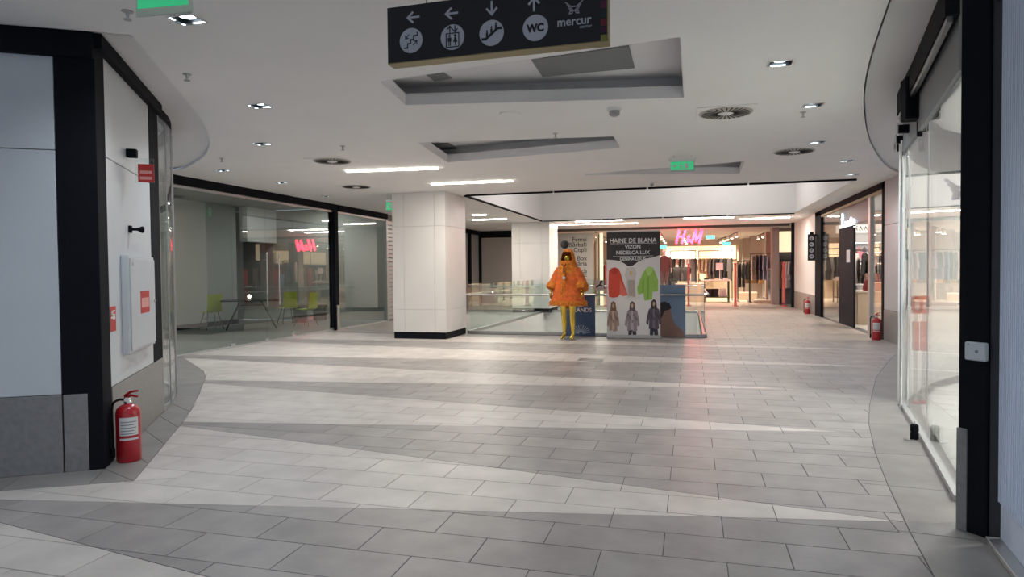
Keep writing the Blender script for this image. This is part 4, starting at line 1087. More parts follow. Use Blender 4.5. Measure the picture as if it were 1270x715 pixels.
pr('green_coat_print', [(232, 290), (250, 262), (270, 248), (296, 256), (310, 286), (326, 330), (326, 398), (292, 402), (290, 448), (242, 456), (236, 410), (204, 420), (198, 378), (214, 330)], GN)
pr('green_coat_print', [(250, 268), (270, 250), (294, 260), (284, 300), (262, 304)], (.42, .66, .18), 1)
pr('green_coat_print', [(262, 310), (270, 310), (268, 450), (258, 450)], GD, 1)
pr('green_coat_print', [(230, 330), (238, 330), (238, 408), (230, 410)], GD, 1)
for (cx, hair, coat, leg, wd_) in ((52, (.22, .12, .07), (.42, .30, .24), (.68, .66, .66), 42), (168, (.10, .07, .06), (.30, .24, .27), (.05, .04, .04), 50), (300, (.05, .03, .03), (.10, .08, .11), (.03, .03, .05), 52)):
    r = cx
    pr('trouser_print', [(r-wd_*.42, 600), (r+wd_*.4, 600), (r+wd_*.55, 682), (r+4, 682), (r, 640), (r-6, 682), (r-wd_*.5, 682)], leg)
    tp = 458 if cx < 280 else 446
    pr('hair_print', [(r-18, tp+60), (r-14, tp+12), (r, tp), (r+14, tp+10), (r+20, tp+62)], hair, 1)
    pr('face_print', [(r-7, tp+22), (r, tp+14), (r+7, tp+22), (r+6, tp+38), (r, tp+46), (r-6, tp+38)], (.55, .36, .27), 2)
    k_ = wd_
    pr('coat_print', [(r-16, tp+50), (r, tp+44), (r+16, tp+50), (r+k_*.62, tp+64), (r+k_*.82, tp+110), (r+k_*.90, tp+150), (r+k_*.62, tp+156), (r+k_*.56, tp+120), (r+k_*.60, tp+182), (r+6, tp+186), (r-6, tp+178), (r-k_*.60, tp+184), (r-k_*.54, tp+120), (r-k_*.66, tp+160), (r-k_*.92, tp+146), (r-k_*.80, tp+105), (r-k_*.60, tp+64)], coat, 1)
    for q_ in range(7):
        ax, az = r + k_*(-.5 + .17*q_), tp + 80 + 13*(q_ % 4)
        pr('coat_fleck', [(ax-5, az), (ax+4, az-6), (ax+6, az+10), (ax-3, az+16)], tuple(c*.6 for c in coat), 2)
    pr('coat_print', [(r-6, tp+60), (r+5, tp+60), (r+8, tp+176), (r-8, tp+176)], tuple(min(1, c*1.5+.03) for c in coat), 2)

# ---- posters on the railing glass
def poster(px0, px1, py0, py1, label, skew=0):
    w = Wall((VX0, BY-.034), (VX1, BY-.034)); a = w.uv(px0, py1); b = w.uv(px1, py0)
    t = thing('poster', label, 'poster', tuple(w.pt(a[0], 0, a[1])), w.rz); return t, b[0]-a[0], b[1]-a[1], w
blue_p = mat('poster_blue', (.055, .10, .20), .5, noise=.06, nscale=3)
t, L, h, w = poster(699, 738, 366, 417, 'dark blue poster with white lettering and flower behind the mannequin')
bx('sheet', 0, L, 0, .004, 0, h, blue_p, t)
text('lettering', 'OR', .10, L*.55, h*.72, -.0002, print_white, t, depth=.0008)
text('lettering', 'BRANDS', .125, L*.55, h*.60, -.0002, print_white, t, depth=.0008, bold=.002)
fl_ = []
for k in range(11):
    a = PI*(.08+.84*k/10); fl_ += stroke([(L*.55+.05*math.cos(a), .06+.05*math.sin(a)), (L*.55+.19*math.cos(a), .06+.17*math.sin(a))], .012)
    fl_.append(circ(L*.55+.20*math.cos(a), .06+.18*math.sin(a), .014, 8))
flats('flower_print', fl_, -.0002, .0008, mat('poster_pale', (.45, .52, .62), .6, noise=.04), t)
t, L, h, w = poster(818, 850, 353, 417, 'blue poster with a portrait, right of the banner on the railing')
bx('sheet', 0, L, 0, .004, 0, h, mat('poster_sky', (.16, .23, .34), .5, noise=.06, nscale=3), t)
flat('skin_print', [(0.0, .0), (L*.98, .0), (L*.9, h*.12), (L*.62, h*.24), (L*.48, h*.38), (L*.42, h*.55), (L*.2, h*.58), (0, h*.5)], -.0002, .0008, mat('poster_skin', (.26, .15, .12), .6, noise=.08, nscale=20), t)
flat('hair_print', [(0, h*.50), (L*.06, h*.34), (L*.2, h*.50), (L*.36, h*.52), (L*.47, h*.55), (L*.40, h*.64), (L*.22, h*.68), (0, h*.66)], -.0011, .0008, mat('poster_hair', (.02, .016, .02), .6, noise=.1), t)
w = Wall((VX0, BY-.11), (VX1, BY-.11))
for px0, px1, py0, py1, lab in ((737, 748, 347, 360, 'small pictogram plate on the railing left of the banner'),):
    a = w.uv(px0, py1); b = w.uv(px1, py0)
    t = thing('notice_plate', lab, 'sign', tuple(w.pt(a[0], 0, a[1])), w.rz)
    bx('plate', 0, b[0]-a[0], .094, .101, 0, b[1]-a[1], mat('plate_grey', (.45, .43, .42), .5, noise=.03), t)
    L, h = b[0]-a[0], b[1]-a[1]
    flats('pictogram', stroke([(L*.2, h*.3), (L*.5, h*.5), (L*.8, h*.85)], .03) + stroke([(L*.5, h*.5), (L*.8, h*.45)], .025) + [circ(L*.68, h*.82, .022, 8)], .0935, .001, print_dark, t)
fb = Wall((VX1, VY1+.02), (VX0, VY1+.02))
# floor hatch
q = PZ(733, 446); t = thing('floor_hatch', 'small rectangular metal floor hatch in front of the banner', 'hatch', (q.x, q.y, 0), 0)
for k, s in enumerate(((-.2, .2, -.14, -.125), (-.2, .2, .125, .14), (-.2, -.185, -.125, .125), (.185, .2, -.125, .125))): bx('frame_bar', *s, .0, .004, steel_m, t)
bx('lid', -.184, .184, -.124, .124, .0, .003, tile_dark, t)

# ---- mannequins: one continuous skinned body
def skin_body(name, V, E_, R, material, parent, extra=None, sub=1):
    me = bpy.data.meshes.new(name); me.from_pydata(V, E_, []); ob = bpy.data.objects.new(name, me); COL.objects.link(ob)
    md = ob.modifiers.new('s', 'SKIN'); md.use_smooth_shade = True
    for i, sv in enumerate(me.skin_vertices[0].data):
        sv.radius = R[i] if isinstance(R[i], tuple) else (R[i], R[i]); sv.use_root = (i == 0)
    ss = ob.modifiers.new('u', 'SUBSURF'); ss.levels = sub; ss.render_levels = sub
    dg = bpy.context.evaluated_depsgraph_get(); dg.update()
    m2 = bpy.data.meshes.new_from_object(ob.evaluated_get(dg)); bpy.data.objects.remove(ob)
    bm = bmesh.new(); bm.from_mesh(m2); bpy.data.meshes.remove(m2)
    if extra: extra(bm)
    return obj(name, bm, material, parent, smooth=True)
def hand(bm, wrist, side, s=1.0):
    W_ = Vector(wrist)
    ellipsoid(bm, W_ + Vector((side*.008, -.004, -.055)), (.020*s, .038*s, .058*s), 12, 8)
    for k, ln in enumerate((.062, .074, .078, .070)):
        y = -.030 + .019*k*1.0; p0 = W_ + Vector((side*.010, y, -.095)); c = .35
        tube(bm, [p0, p0 + Vector((-side*.004, 0, -ln*.4)), p0 + Vector((-side*.016, 0, -ln*.75)), p0 + Vector((-side*.032, 0, -ln))], [.0095, .009, .008, .006], 6)
    p0 = W_ + Vector((-side*.002, -.034, -.045))
    tube(bm, [p0, p0 + Vector((-side*.012, -.022, -.026)), p0 + Vector((-side*.018, -.026, -.055))], [.011, .010, .007], 6)
def body_mesh(name, material, parent, arms, heel=.08, sub=2):
    V = [(0, 0, .98), (0, .01, 1.10), (0, .01, 1.24), (0, .0, 1.38), (0, .005, 1.47), (0, -.005, 1.54), (0, -.02, 1.60), (0, -.022, 1.68), (0, -.012, 1.74)]
    E_ = [(i, i+1) for i in range(8)]
    R = [(.15, .11), (.125, .095), (.135, .10), (.15, .10), (.06, .055), (.05, .05), (.068, .085), (.078, .095), (.055, .07)]
    for s in (-1, 1):
        b = len(V)
        lx = s*.095
        V += [(lx, 0, .90), (lx*1.02, -.01, .72), (lx*.98, -.012, .50), (lx*.98, .012, .34), (lx, .02, .13+heel*.4), (lx, .01, .05+heel*.5), (lx*1.1, -.09, .045), (lx*1.15, -.15, .03)]
        E_ += [(0, b)] + [(b+i, b+i+1) for i in range(7)]
        R += [(.10, .10), (.082, .085), (.055, .058), (.056, .06), (.034, .036), (.034, .04), (.034, .03), (.026, .02)]
        a = len(V); sh, el, wr = arms[s]
        V += [sh, tuple((Vector(sh)+Vector(el))/2), el, tuple((Vector(el)+Vector(wr))/2), wr]
        E_ += [(3, a)] + [(a+i, a+i+1) for i in range(4)]
        R += [.055, .046, .040, .036, .026]
    def ex(bm):
        for s in (-1, 1): hand(bm, arms[s][2], s)
        bmesh.ops.create_cone(bm, segments=8, radius1=.022, radius2=.004, depth=.045, cap_ends=True, matrix=Matrix.Translation((0, -.125, 1.665)) @ Matrix.Rotation(-.25, 4, 'X'))
        for s in (-1, 1):                       # ears, eyes, heels
            ellipsoid(bm, (s*.078, .0, 1.665), (.010, .022, .034), 8, 6); ellipsoid(bm, (s*.032, -.105, 1.69), (.016, .012, .009), 8, 6)
            tube(bm, [(s*.095, .03, .08), (s*.095, .035, 0)], [.016, .010], 8)
        ellipsoid(bm, (0, -.105, 1.615), (.026, .014, .009), 8, 6)
    return skin_body(name, V, E_, R, material, parent, ex, sub)
mp = PZ(705, 420.5); mx_ = .18
man = thing('mannequin', 'golden mannequin wearing a bright orange hooded fur coat', 'mannequin', (mp.x, mp.y, 0), -.22)
arms = {-1: ((-.19, .0, 1.40), (-.30, .02, 1.16), (-.355, -.07, .985)), 1: ((.19, .0, 1.40), (.285, .02, 1.16), (.32, -.06, .975))}
body_mesh('body', gold_m, man, arms)
bx('base_plate', -.2, .2, -.2, .2, .0, .008, steel_m, man, .003)
coat_m = mat('orange_coat', (.66, .135, .025), .85, noise=.25, nscale=14, bump=.6, bscale=90)
fur_m = mat('orange_fur', (.62, .19, .02), .9, noise=.3, nscale=25, bump=.6, bscale=120)
def loft(bm, rings, n=28, caps=(False, False)):
    RR = []
    for (cx, cy, cz, rx, ry) in rings:
        RR.append([bm.verts.new((cx + rx*math.cos(2*PI*k/n), cy + ry*math.sin(2*PI*k/n), cz)) for k in range(n)])
    for i in range(len(RR)-1):
        for k in range(n): bm.faces.new((RR[i][k], RR[i][(k+1) % n], RR[i+1][(k+1) % n], RR[i+1][k]))
    if caps[0]: bm.faces.new(RR[0][::-1])
    if caps[1]: bm.faces.new(RR[-1])
    return RR
def ruffle(bm, amp, f=23.0):
    for v in bm.verts:
        n = math.sin(v.co.x*f*2+v.co.z*f)*math.sin(v.co.y*f*2.3+v.co.z*f*.7)+.6*math.sin(v.co.z*f*2.7+v.co.x*f*3)
        d_ = Vector((v.co.x, v.co.y, 0)); 
        if d_.length > 1e-4: v.co += d_.normalized()*amp*n
def tufts(name, src, dens, ln, material, parent, rnd):
    bm = bmesh.new()
    for f in src.data.polygons:
        n = f.normal; vs = [src.data.vertices[i].co for i in f.vertices]
        for _ in range(max(1, int(f.area*dens))):
            a = [rnd.random() for _ in vs]; s = sum(a); p = sum((v*(w/s) for v, w in zip(vs, a)), Vector())
            t = n.cross(Vector((rnd.uniform(-1, 1), rnd.uniform(-1, 1), rnd.uniform(-1, 1)))).normalized()
            tip = p + (n*rnd.uniform(.5, 1.0) + Vector((0, 0, -.8)) + t*.4)*ln*rnd.uniform(.6, 1.2)
            q = [bm.verts.new(p + t*.006), bm.verts.new(p - t*.006), bm.verts.new(tip)]; bm.faces.new(q)
    o = obj(name, bm, material, parent); o['kind'] = 'stuff'; return o
rn = random.Random(3)
bm = bmesh.new(); loft(bm, [(0, 0, .735, .37, .25), (0, 0, .82, .36, .245), (0, 0, 1.0, .315, .22), (0, 0, 1.2, .275, .195), (0, .0, 1.36, .25, .17), (0, 0, 1.45, .19, .14), (0, .0, 1.52, .10, .10)], 40, (True, True)); ruffle(bm, .008)
coat = obj('coat', bm, coat_m, man, smooth=True)
tufts('coat_pile', coat, 900, .022, coat_m, coat, rn)
bm = bmesh.new(); loft(bm, [(0, 0, .70, .385, .265), (0, 0, .74, .41, .285), (0, 0, .80, .39, .27)], 40, (True, True)); ruffle(bm, .01); o = obj('hem_trim', bm, fur_m, man, smooth=True); tufts('hem_pile', o, 1800, .04, fur_m, o, rn)
bm = bmesh.new(); box(bm, -.05, .05, -.245, -.17, .76, 1.42)
for v in bm.verts: v.co.y += .05*(v.co.z > 1) ; v.co.x += -.02
o = obj('front_trim', bm, fur_m, man, bevel=.015); tufts('front_pile', o, 1500, .03, fur_m, o, rn)
for s in (-1, 1):
    sh, el, wr = [Vector(p) for p in arms[s]]
    bm = bmesh.new(); tube(bm, [sh + Vector((-s*.03, 0, .04)), sh.lerp(el, .5), el, el.lerp(wr, .55)], [.10, .115, .115, .115], 14); ruffle(bm, .005)
    o = obj('sleeve', bm, coat_m, man, smooth=True); tufts('sleeve_pile', o, 900, .022, coat_m, o, rn)
    bm = bmesh.new(); tube(bm, [el.lerp(wr, .05), el.lerp(wr, .35), el.lerp(wr, .75)], [.13, .145, .13], 14); o = obj('cuff', bm, fur_m, man, smooth=True); tufts('cuff_pile', o, 1600, .04, fur_m, o, rn)
bm = bmesh.new(); n = 32; RR = []                      # hood: open at the face
for (cy, cz, rx, ry) in ((.02, 1.34, .25, .20), (.02, 1.42, .235, .19), (.02, 1.52, .19, .165), (.01, 1.62, .15, .15), (.005, 1.72, .135, .145), (.01, 1.80, .11, .125), (.02, 1.86, .06, .075)):
    RR.append([bm.verts.new((rx*math.cos(2*PI*k/n), cy + ry*math.sin(2*PI*k/n), cz)) for k in range(n)])
for i in range(len(RR)-1):
    for k in range(n):
        a = 2*PI*(k+.5)/n
        if math.cos(a+PI/2) > .62 and 3 <= i <= 4: continue
        bm.faces.new((RR[i][k], RR[i][(k+1) % n], RR[i+1][(k+1) % n], RR[i+1][k]))
bm.faces.new(RR[-1]); ruffle(bm, .006)
o = obj('hood', bm, fur_m, man, smooth=True); tufts('hood_pile', o, 1300, .035, fur_m, o, rn)
bm = bmesh.new(); ellipsoid(bm, (-.09, .05, 1.955), (.088, .088, .088), 16, 10); ruffle(bm, .004); obj('pompom', bm, mat('dark_pompom', (.035, .038, .04), .8, noise=.3, nscale=30), man, smooth=True)
bm = bmesh.new(); lathe(bm, [(.03, -.30), (.034, -.29), (.03, -.20)], 14, (.035, 0, 1.27), 'y'); obj('brooch', bm, chrome_m, man)
ex_ = bmesh.new(); tube(ex_, [(-.05, -.20, 1.55), (0, -.215, 1.50), (.045, -.20, 1.55)], .012, 6); tube(ex_, [(0, -.215, 1.5), (0, -.235, 1.36)], .010, 6); obj('collar_cord', ex_, mat('cord_brown', (.12, .05, .03), .8, noise=.1), man)
# ================================================================== CLOTHES SHOP
fab = {}
def fabric(c):
    k = 'fabric_%.2f_%.2f_%.2f' % c
    return mat(k, c, .9, noise=.12, nscale=20)
GSH = {'shirt': [(-.10, 0), (-.05, -.03), (.05, -.03), (.10, 0), (.23, -.06), (.29, -.50), (.22, -.52), (.19, -.26), (.20, -.72), (-.20, -.72), (-.19, -.26), (-.22, -.52), (-.29, -.50), (-.23, -.06)],
       'coat': [(-.10, 0), (-.05, -.03), (.05, -.03), (.10, 0), (.24, -.06), (.32, -.60), (.24, -.63), (.21, -.30), (.25, -1.05), (-.25, -1.05), (-.21, -.30), (-.24, -.63), (-.32, -.60), (-.24, -.06)],
       'trousers': [(-.17, 0), (.17, 0), (.20, -.95), (.04, -.95), (0, -.35), (-.04, -.95), (-.20, -.95)]}
GM = {}
def garment_parts(kind, col):
    key = (kind, col)
    if key in GM: return GM[key]
    bm = bmesh.new(); pts = GSH[kind]
    ctr = (0, -.4)
    fr = [bm.verts.new((x, -.02, z)) for x, z in pts]; bk = [bm.verts.new((x, .02, z)) for x, z in pts]
    ins = [(x*.72, z + (ctr[1]-z)*.08) for x, z in pts]
    fi = [bm.verts.new((x, -.03, z)) for x, z in ins]; bi = [bm.verts.new((x, .03, z)) for x, z in ins]
    n = len(pts)
    for i in range(n):
        j = (i+1) % n
        bm.faces.new((fr[i], fr[j], bk[j], bk[i])); bm.faces.new((fr[i], fr[j], fi[j], fi[i])); bm.faces.new((bk[i], bk[j], bi[j], bi[i]))
    bm.faces.new(fi); bm.faces.new(bi)
    bmesh.ops.recalc_face_normals(bm, faces=list(bm.faces))
    me = bpy.data.meshes.new('garment'); bm.to_mesh(me); bm.free(); me.materials.append(fabric(col))
    bm = bmesh.new(); tube(bm, [(-.16, 0, -.04), (0, 0, .02), (.16, 0, -.04)], .007, 6); tube(bm, [(0, 0, .02), (0, 0, .075)], .004, 5)
    m2 = bpy.data.meshes.new('hanger'); bm.to_mesh(m2); bm.free(); m2.materials.append(chair_dark)
    GM[key] = (me, m2); return GM[key]
KN = {'shirt': ('shirt', 'shirt'), 'coat': ('coat', 'coat'), 'trousers': ('trousers', 'trousers')}
def rack(label, x, y, rz, L, zr, items, gname, style='frame', twist=.9):
    t = thing('clothes_rack', label, 'clothes rack', (x, y, 0), rz, 'black clothes racks')
    for s in (0, L): bx('upright', s-.02, s+.02, -.02, .02, 0, zr+.02, chair_dark, t, .003); bx('foot', s-.02, s+.02, -.25, .25, 0, .03, chair_dark, t, .003)
    bm = bmesh.new(); tube(bm, [(0, 0, zr), (L, 0, zr)], .014, 8); obj('hanging_rail', bm, chair_dark, t)
    if style == 'tall': bx('top_bar', -.02, L+.02, -.02, .02, zr+.25, zr+.29, chair_dark, t, .003); [bx('upright_top', s-.02, s+.02, -.02, .02, zr+.02, zr+.25, chair_dark, t) for s in (0, L)]
    n = len(items)
    for i, (kind, col, cn) in enumerate(items):
        me, mh = garment_parts(kind, col)
        lx = L*(i+.6)/(n+.2); p = Vector((x + lx*math.cos(rz), y + lx*math.sin(rz), zr-.075))
        g = bpy.data.objects.new(kind, me); COL.objects.link(g); g.location = p; g.rotation_euler.z = rz + 1.08 + random.uniform(-.06, .06)
        h = bpy.data.objects.new('hanger', mh); COL.objects.link(h); h.parent = g
        tag(g, cn + ' ' + kind + ' on ' + gname + ', ' + ['first', 'second', 'third', 'fourth', 'fifth', 'sixth', 'seventh', 'eighth', 'ninth'][i] + ' from its left', kind, 'clothes on ' + gname)
    return t
BK, GY, WH, PK, BL_, BR, SD, LB, RS = (.02, .02, .022), (.12, .11, .11), (.7, .67, .64), (.62, .38, .32), (.07, .09, .16), (.16, .09, .05), (.52, .40, .28), (.42, .48, .60), (.55, .16, .17)
def at_y(px, y): return PYp(px, 360, y).x
def zat(py, y, px=870): return PYp(px, py, y).z
YA = 31.0
rack('tall black rack left of the white display table', at_y(832, YA), YA, 0, at_y(863, YA)-at_y(832, YA), 2.02, [('coat', BK, 'black'), ('coat', BK, 'black'), ('shirt', PK, 'pink'), ('coat', BK, 'black'), ('coat', GY, 'dark grey'), ('shirt', WH, 'white'), ('shirt', WH, 'white'), ('coat', GY, 'dark grey')], 'the tall rack left of the display table', 'tall', .35)
rack('tall black rack behind the white display table', at_y(867, YA), YA+.6, 0, at_y(909, YA)-at_y(867, YA), 2.02, [('shirt', SD, 'sand'), ('shirt', SD, 'sand'), ('coat', SD, 'sand'), ('coat', GY, 'dark grey'), ('coat', GY, 'dark grey'), ('coat', BK, 'black'), ('coat', GY, 'dark grey'), ('coat', BK, 'black'), ('coat', GY, 'dark grey')], 'the tall rack behind the display table', 'tall', .4)
rack('short rack of black clothes right of the middle red gate', at_y(915, 30.2), 30.2, .2, .5, 1.75, [('coat', BK, 'black'), ('coat', BK, 'black'), ('shirt', BK, 'black')], 'the short rack by the middle red gate', 'frame', .3)
rack('rack of brown clothes deep in the shop', at_y(923, 33.6), 33.6, 0, .9, 1.85, [('coat', BR, 'brown'), ('coat', (.35, .18, .05), 'golden brown'), ('coat', BR, 'brown'), ('coat', (.35, .18, .05), 'golden brown')], 'the deep brown rack', 'frame', .4)
rack('rack of white and blue shirts beside the mirror', at_y(931, 29.4), 29.4, .15, 1.0, 2.08, [('coat', WH, 'white'), ('coat', GY, 'dark grey'), ('coat', BL_, 'navy'), ('coat', LB, 'pale blue'), ('coat', LB, 'pale blue'), ('coat', WH, 'white')], 'the rack beside the mirror', 'frame', .35)
rack('rack of peach clothes in the taupe niche', at_y(968, 27.8), 27.75, 0, at_y(986, 27.8)-at_y(968, 27.8), 1.78, [('coat', BR, 'brown'), ('coat', PK, 'pink'), ('coat', (.66, .48, .40), 'peach'), ('shirt', (.72, .56, .48), 'pale peach'), ('shirt', BK, 'black')], 'the niche rack', 'frame', .3)
rack('rack of pink clothes behind the grey directory panel', at_y(741, 28.4), 28.4, .1, .9, 1.75, [('coat', RS, 'rose'), ('coat', BK, 'black'), ('coat', RS, 'rose'), ('coat', (.6, .3, .3), 'dusty pink')], 'the rack behind the directory panel', 'frame', .3)
rack('rack of black and grey clothes just right of the banner', at_y(806, 33.2), 33.2, 0, 1.3, 1.8, [('coat', BK, 'black'), ('shirt', GY, 'dark grey'), ('coat', PK, 'pink'), ('coat', BK, 'black'), ('coat', GY, 'dark grey')], 'the rack right of the banner', 'frame', .3)
rack('long wall rack under the light boxes on the right shop wall', 5.6, 29.2, PI/2, 3.6, 1.75, [('coat', BR, 'brown'), ('coat', WH, 'white'), ('coat', PK, 'pink'), ('coat', GY, 'dark grey'), ('coat', WH, 'white'), ('coat', BK, 'black'), ('coat', RS, 'rose'), ('coat', WH, 'white'), ('coat', BR, 'brown')], 'the near long rack under the light boxes', 'frame', .3)
rack('farther wall rack under the light boxes on the right shop wall', 5.6, 33.6, PI/2, 3.6, 1.75, [('coat', PK, 'pink'), ('coat', BK, 'black'), ('coat', WH, 'white'), ('coat', RS, 'rose'), ('coat', GY, 'dark grey'), ('coat', WH, 'white'), ('coat', BK, 'black'), ('coat', BR, 'brown'), ('coat', WH, 'white')], 'the far long rack under the light boxes', 'frame', .3)
# white display table with a price stand and folded clothes
ty = 29.6; x0, x1 = at_y(872, ty), at_y(905, ty)
t = thing('display_table', 'white topped display table on black legs in the clothes shop', 'table', (x0, ty, 0))
tw = x1-x0
bx('tabletop', 0, tw, -.45, .45, .92, .98, mat('table_cream', (.72, .66, .58), .5, noise=.02), t, .006)
for xx in (.05, tw-.05):
    for yy in (-.4, .4): bx('leg', xx-.02, xx+.02, yy-.02, yy+.02, 0, .92, chair_dark, t)
bx('lower_shelf', .03, tw-.03, -.42, .42, .22, .25, chair_dark, t)
ps = thing('price_stand', 'white price card on a thin stand on the display table', 'sign', (x0+tw*.62, ty-.1, .98))
bx('foot', -.08, .08, -.06, .06, 0, .01, white_m, ps); bx('stem', -.012, .012, -.012, .012, .01, .42, white_m, ps); bx('card', -.15, .15, -.008, .008, .42, .72, white_m, ps, .003)
for k, (fx, c, cn) in enumerate([(.12, BK, 'black'), (.34, GY, 'dark grey'), (.5, SD, 'sand'), (.85, WH, 'white')]):
    bm = bmesh.new(); 
    for q in range(3): box(bm, -.10, .10, -.13, .13, q*.026, q*.026+.024)
    o = obj('folded_clothes', bm, fabric(c), loc=(x0+tw*fx, ty+.05, .98), bevel=.006); tag(o, cn + ' folded pile on the white display table', 'clothes', 'folded piles on the display table')
for k, (fx, c, cn) in enumerate([(.25, BK, 'black'), (.45, BK, 'black'), (.75, WH, 'white')]):
    bm = bmesh.new()
    for q in range(8): box(bm, -.15, .15, -.16, .16, q*.042, q*.042+.04)
    o = obj('folded_clothes', bm, fabric(c), loc=(x0+tw*fx, ty, .25), bevel=.008); tag(o, cn + (' folded stack under the display table, ' + ['near its left leg', 'in the middle', 'near its right leg'][k]), 'clothes', 'folded stacks under the display table')
# low cream plinths
for i, (px, y, w_, d_, h_, lab) in enumerate([(838, 30.0, 1.3, .8, .82, 'cream display plinth under the headless bust forms'), (934, 28.9, .9, .7, .14, 'low cream platform at the foot of the mirror'), (916, 32.2, .8, .6, .35, 'small cream plinth behind the short black rack'), (820, 28.6, .7, .6, .55, 'cream podium carrying the pale-headed mannequin')]):
    t = thing('display_plinth', lab, 'plinth', (at_y(px, y), y, 0), 0, 'cream display plinths')
    bx('body', -.05*0, w_, -d_/2, d_/2, 0, h_-.03, MATS['sand_wall'], t, .01); bx('top', -.01, w_+.01, -d_/2-.01, d_/2+.01, h_-.0299, h_, MATS['table_cream'], t, .004)
t = thing('mirror', 'upright mirror panel beside the shirt rack', 'mirror', (at_y(952, 29.2)+.0, 29.2, 0), -.4)
bx('frame', 0, .55, 0, .04, .0, 1.45, MATS['taupe'], t, .004); bx('mirror_glass', .03, .52, -.004, -.0002, .08, 1.40, mat('mirror_glass', (.75, .72, .68), .05, 1.0, noise=.01), t)
# bust forms and mannequin
for i, px in enumerate((840, 852)):
    x = at_y(px, 30.0)
    t = thing('bust_form', ['headless bust form in a black top, left one on the plinth', 'headless bust form in a black top, right one on the plinth'][i], 'bust form', (x, 29.9, .82), .2-.5*i, 'headless bust forms')
    bm = bmesh.new(); loft(bm, [(0, 0, .14, .15, .10), (0, 0, .3, .14, .095), (0, 0, .5, .19, .12), (0, 0, .66, .20, .11), (0, 0, .74, .09, .07)], 16, (True, True)); obj('torso', bm, fabric(BK), t, smooth=True)
    bm = bmesh.new(); lathe(bm, [(.055, .74), (.05, .80), (.02, .81)], 12); obj('neck_cap', bm, mat('skin_cream', (.62, .48, .40), .5, noise=.03), t)
    bm = bmesh.new(); lathe(bm, [(.12, 0), (.12, .012), (.014, .018), (.014, .14)], 14); obj('stand', bm, chrome_m, t)
mx0 = at_y(824, 28.6)
mm = thing('mannequin', 'pale-headed mannequin in dark clothes on a podium right of banner', 'mannequin', (mx0, 28.6, .55), .2)
arms2 = {-1: ((-.19, 0, 1.40), (-.26, .03, 1.14), (-.27, -.02, .92)), 1: ((.19, 0, 1.40), (.26, .03, 1.14), (.28, -.04, .92))}
body_mesh('body', mat('mannequin_white', (.72, .66, .60), .5, noise=.02), mm, arms2, sub=1)
bm = bmesh.new(); loft(bm, [(0, 0, .80, .22, .16), (0, 0, 1.0, .20, .15), (0, 0, 1.2, .19, .14), (0, 0, 1.4, .20, .135), (0, 0, 1.48, .10, .09)], 18, (True, True)); obj('jacket', bm, fabric((.10, .07, .06)), mm, smooth=True)
for s in (-1, 1):
    sh, el, wr = [Vector(p) for p in arms2[s]]
    bm = bmesh.new(); tube(bm, [sh, el, el.lerp(wr, .85)], [.08, .065, .05], 10); obj('sleeve', bm, fabric((.10, .07, .06)), mm, smooth=True)
    bm = bmesh.new(); tube(bm, [(s*.09, 0, .88), (s*.095, 0, .5), (s*.095, .015, .12)], [.115, .085, .06], 10); obj('trouser_leg', bm, fabric(GY), mm, smooth=True)
# red theft gates
gl_ = ['leftmost red alarm gate, half hidden behind the banner', 'red alarm gate seen through the end of the railing', 'middle red alarm gate in front of the black clothes', 'rightmost red alarm gate in front of the taupe niche']
gate_m = mat('gate_red', (.60, .11, .11), .35, noise=.03)
for i, px in enumerate((751.5, 854, 912, 972)):
    y = 26.2 if i == 0 else 26.5; x = at_y(px, y)
    t = thing('alarm_gate', gl_[i], 'alarm gate', (x, y, 0), .12, 'red alarm gates at the clothes shop entrance')
    bx('foot', -.09, .09, -.2, .2, 0, .03, gate_m, t, .006); bx('panel', -.028, .028, -.13, .13, .12, 1.55, gate_m, t, .012); bx('post', -.022, .022, -.16, -.131, .03, 1.58, gate_m, t, .006); bx('post', -.022, .022, .131, .16, .03, 1.58, gate_m, t, .006); bx('crown', -.03, .03, -.16, .16, 1.581, 1.66, gate_m, t, .01)
# glowing letters above the entrance
lwz = Wall(PYp(838, 299, 26.3), PYp(872, 299, 26.3))
a = lwz.uv(838, 301); b = lwz.uv(872, 285.5)
t = thing('shop_letters', 'glowing red slanted shop letters hanging over the clothes shop entrance', 'sign', tuple(lwz.pt(a[0], 0, a[1])), lwz.rz)
L, h = b[0]-a[0], b[1]-a[1]
def glyph(pts, w): return stroke([(x*L + z*h*.16, z*h) for x, z in pts], w*L)
flats('letter', glyph([(.02, 0), (.06, 1)], .07) + glyph([(.24, 0), (.28, 1)], .07) + glyph([(.05, .48), (.26, .52)], .05), .0, .06, neon_red, t)
flats('ampersand', glyph([(.56, .02), (.40, .45), (.44, .58), (.49, .45), (.36, .2), (.40, .04), (.47, .06), (.54, .28)], .035), .0, .05, neon_red, t)
flats('letter', glyph([(.60, 0), (.66, 1)], .07) + glyph([(.66, .98), (.74, .12)], .06) + glyph([(.74, .12), (.90, .98)], .06) + glyph([(.86, 0), (.90, 1)], .07), .0, .06, neon_red, t)
for f in (.1, .9):
    bm = bmesh.new(); tube(bm, [(L*f, -.03, h), (L*f, -.03, 3.06-a[1])], .006, 6); obj('wire', bm, steel_m, t)
l = lamp('letter_glow', 'AREA', (L/2, -.12, h/2), 85, (1, .08, .16), 1.0, parent=t, tilt=(PI/2, 0, 0))
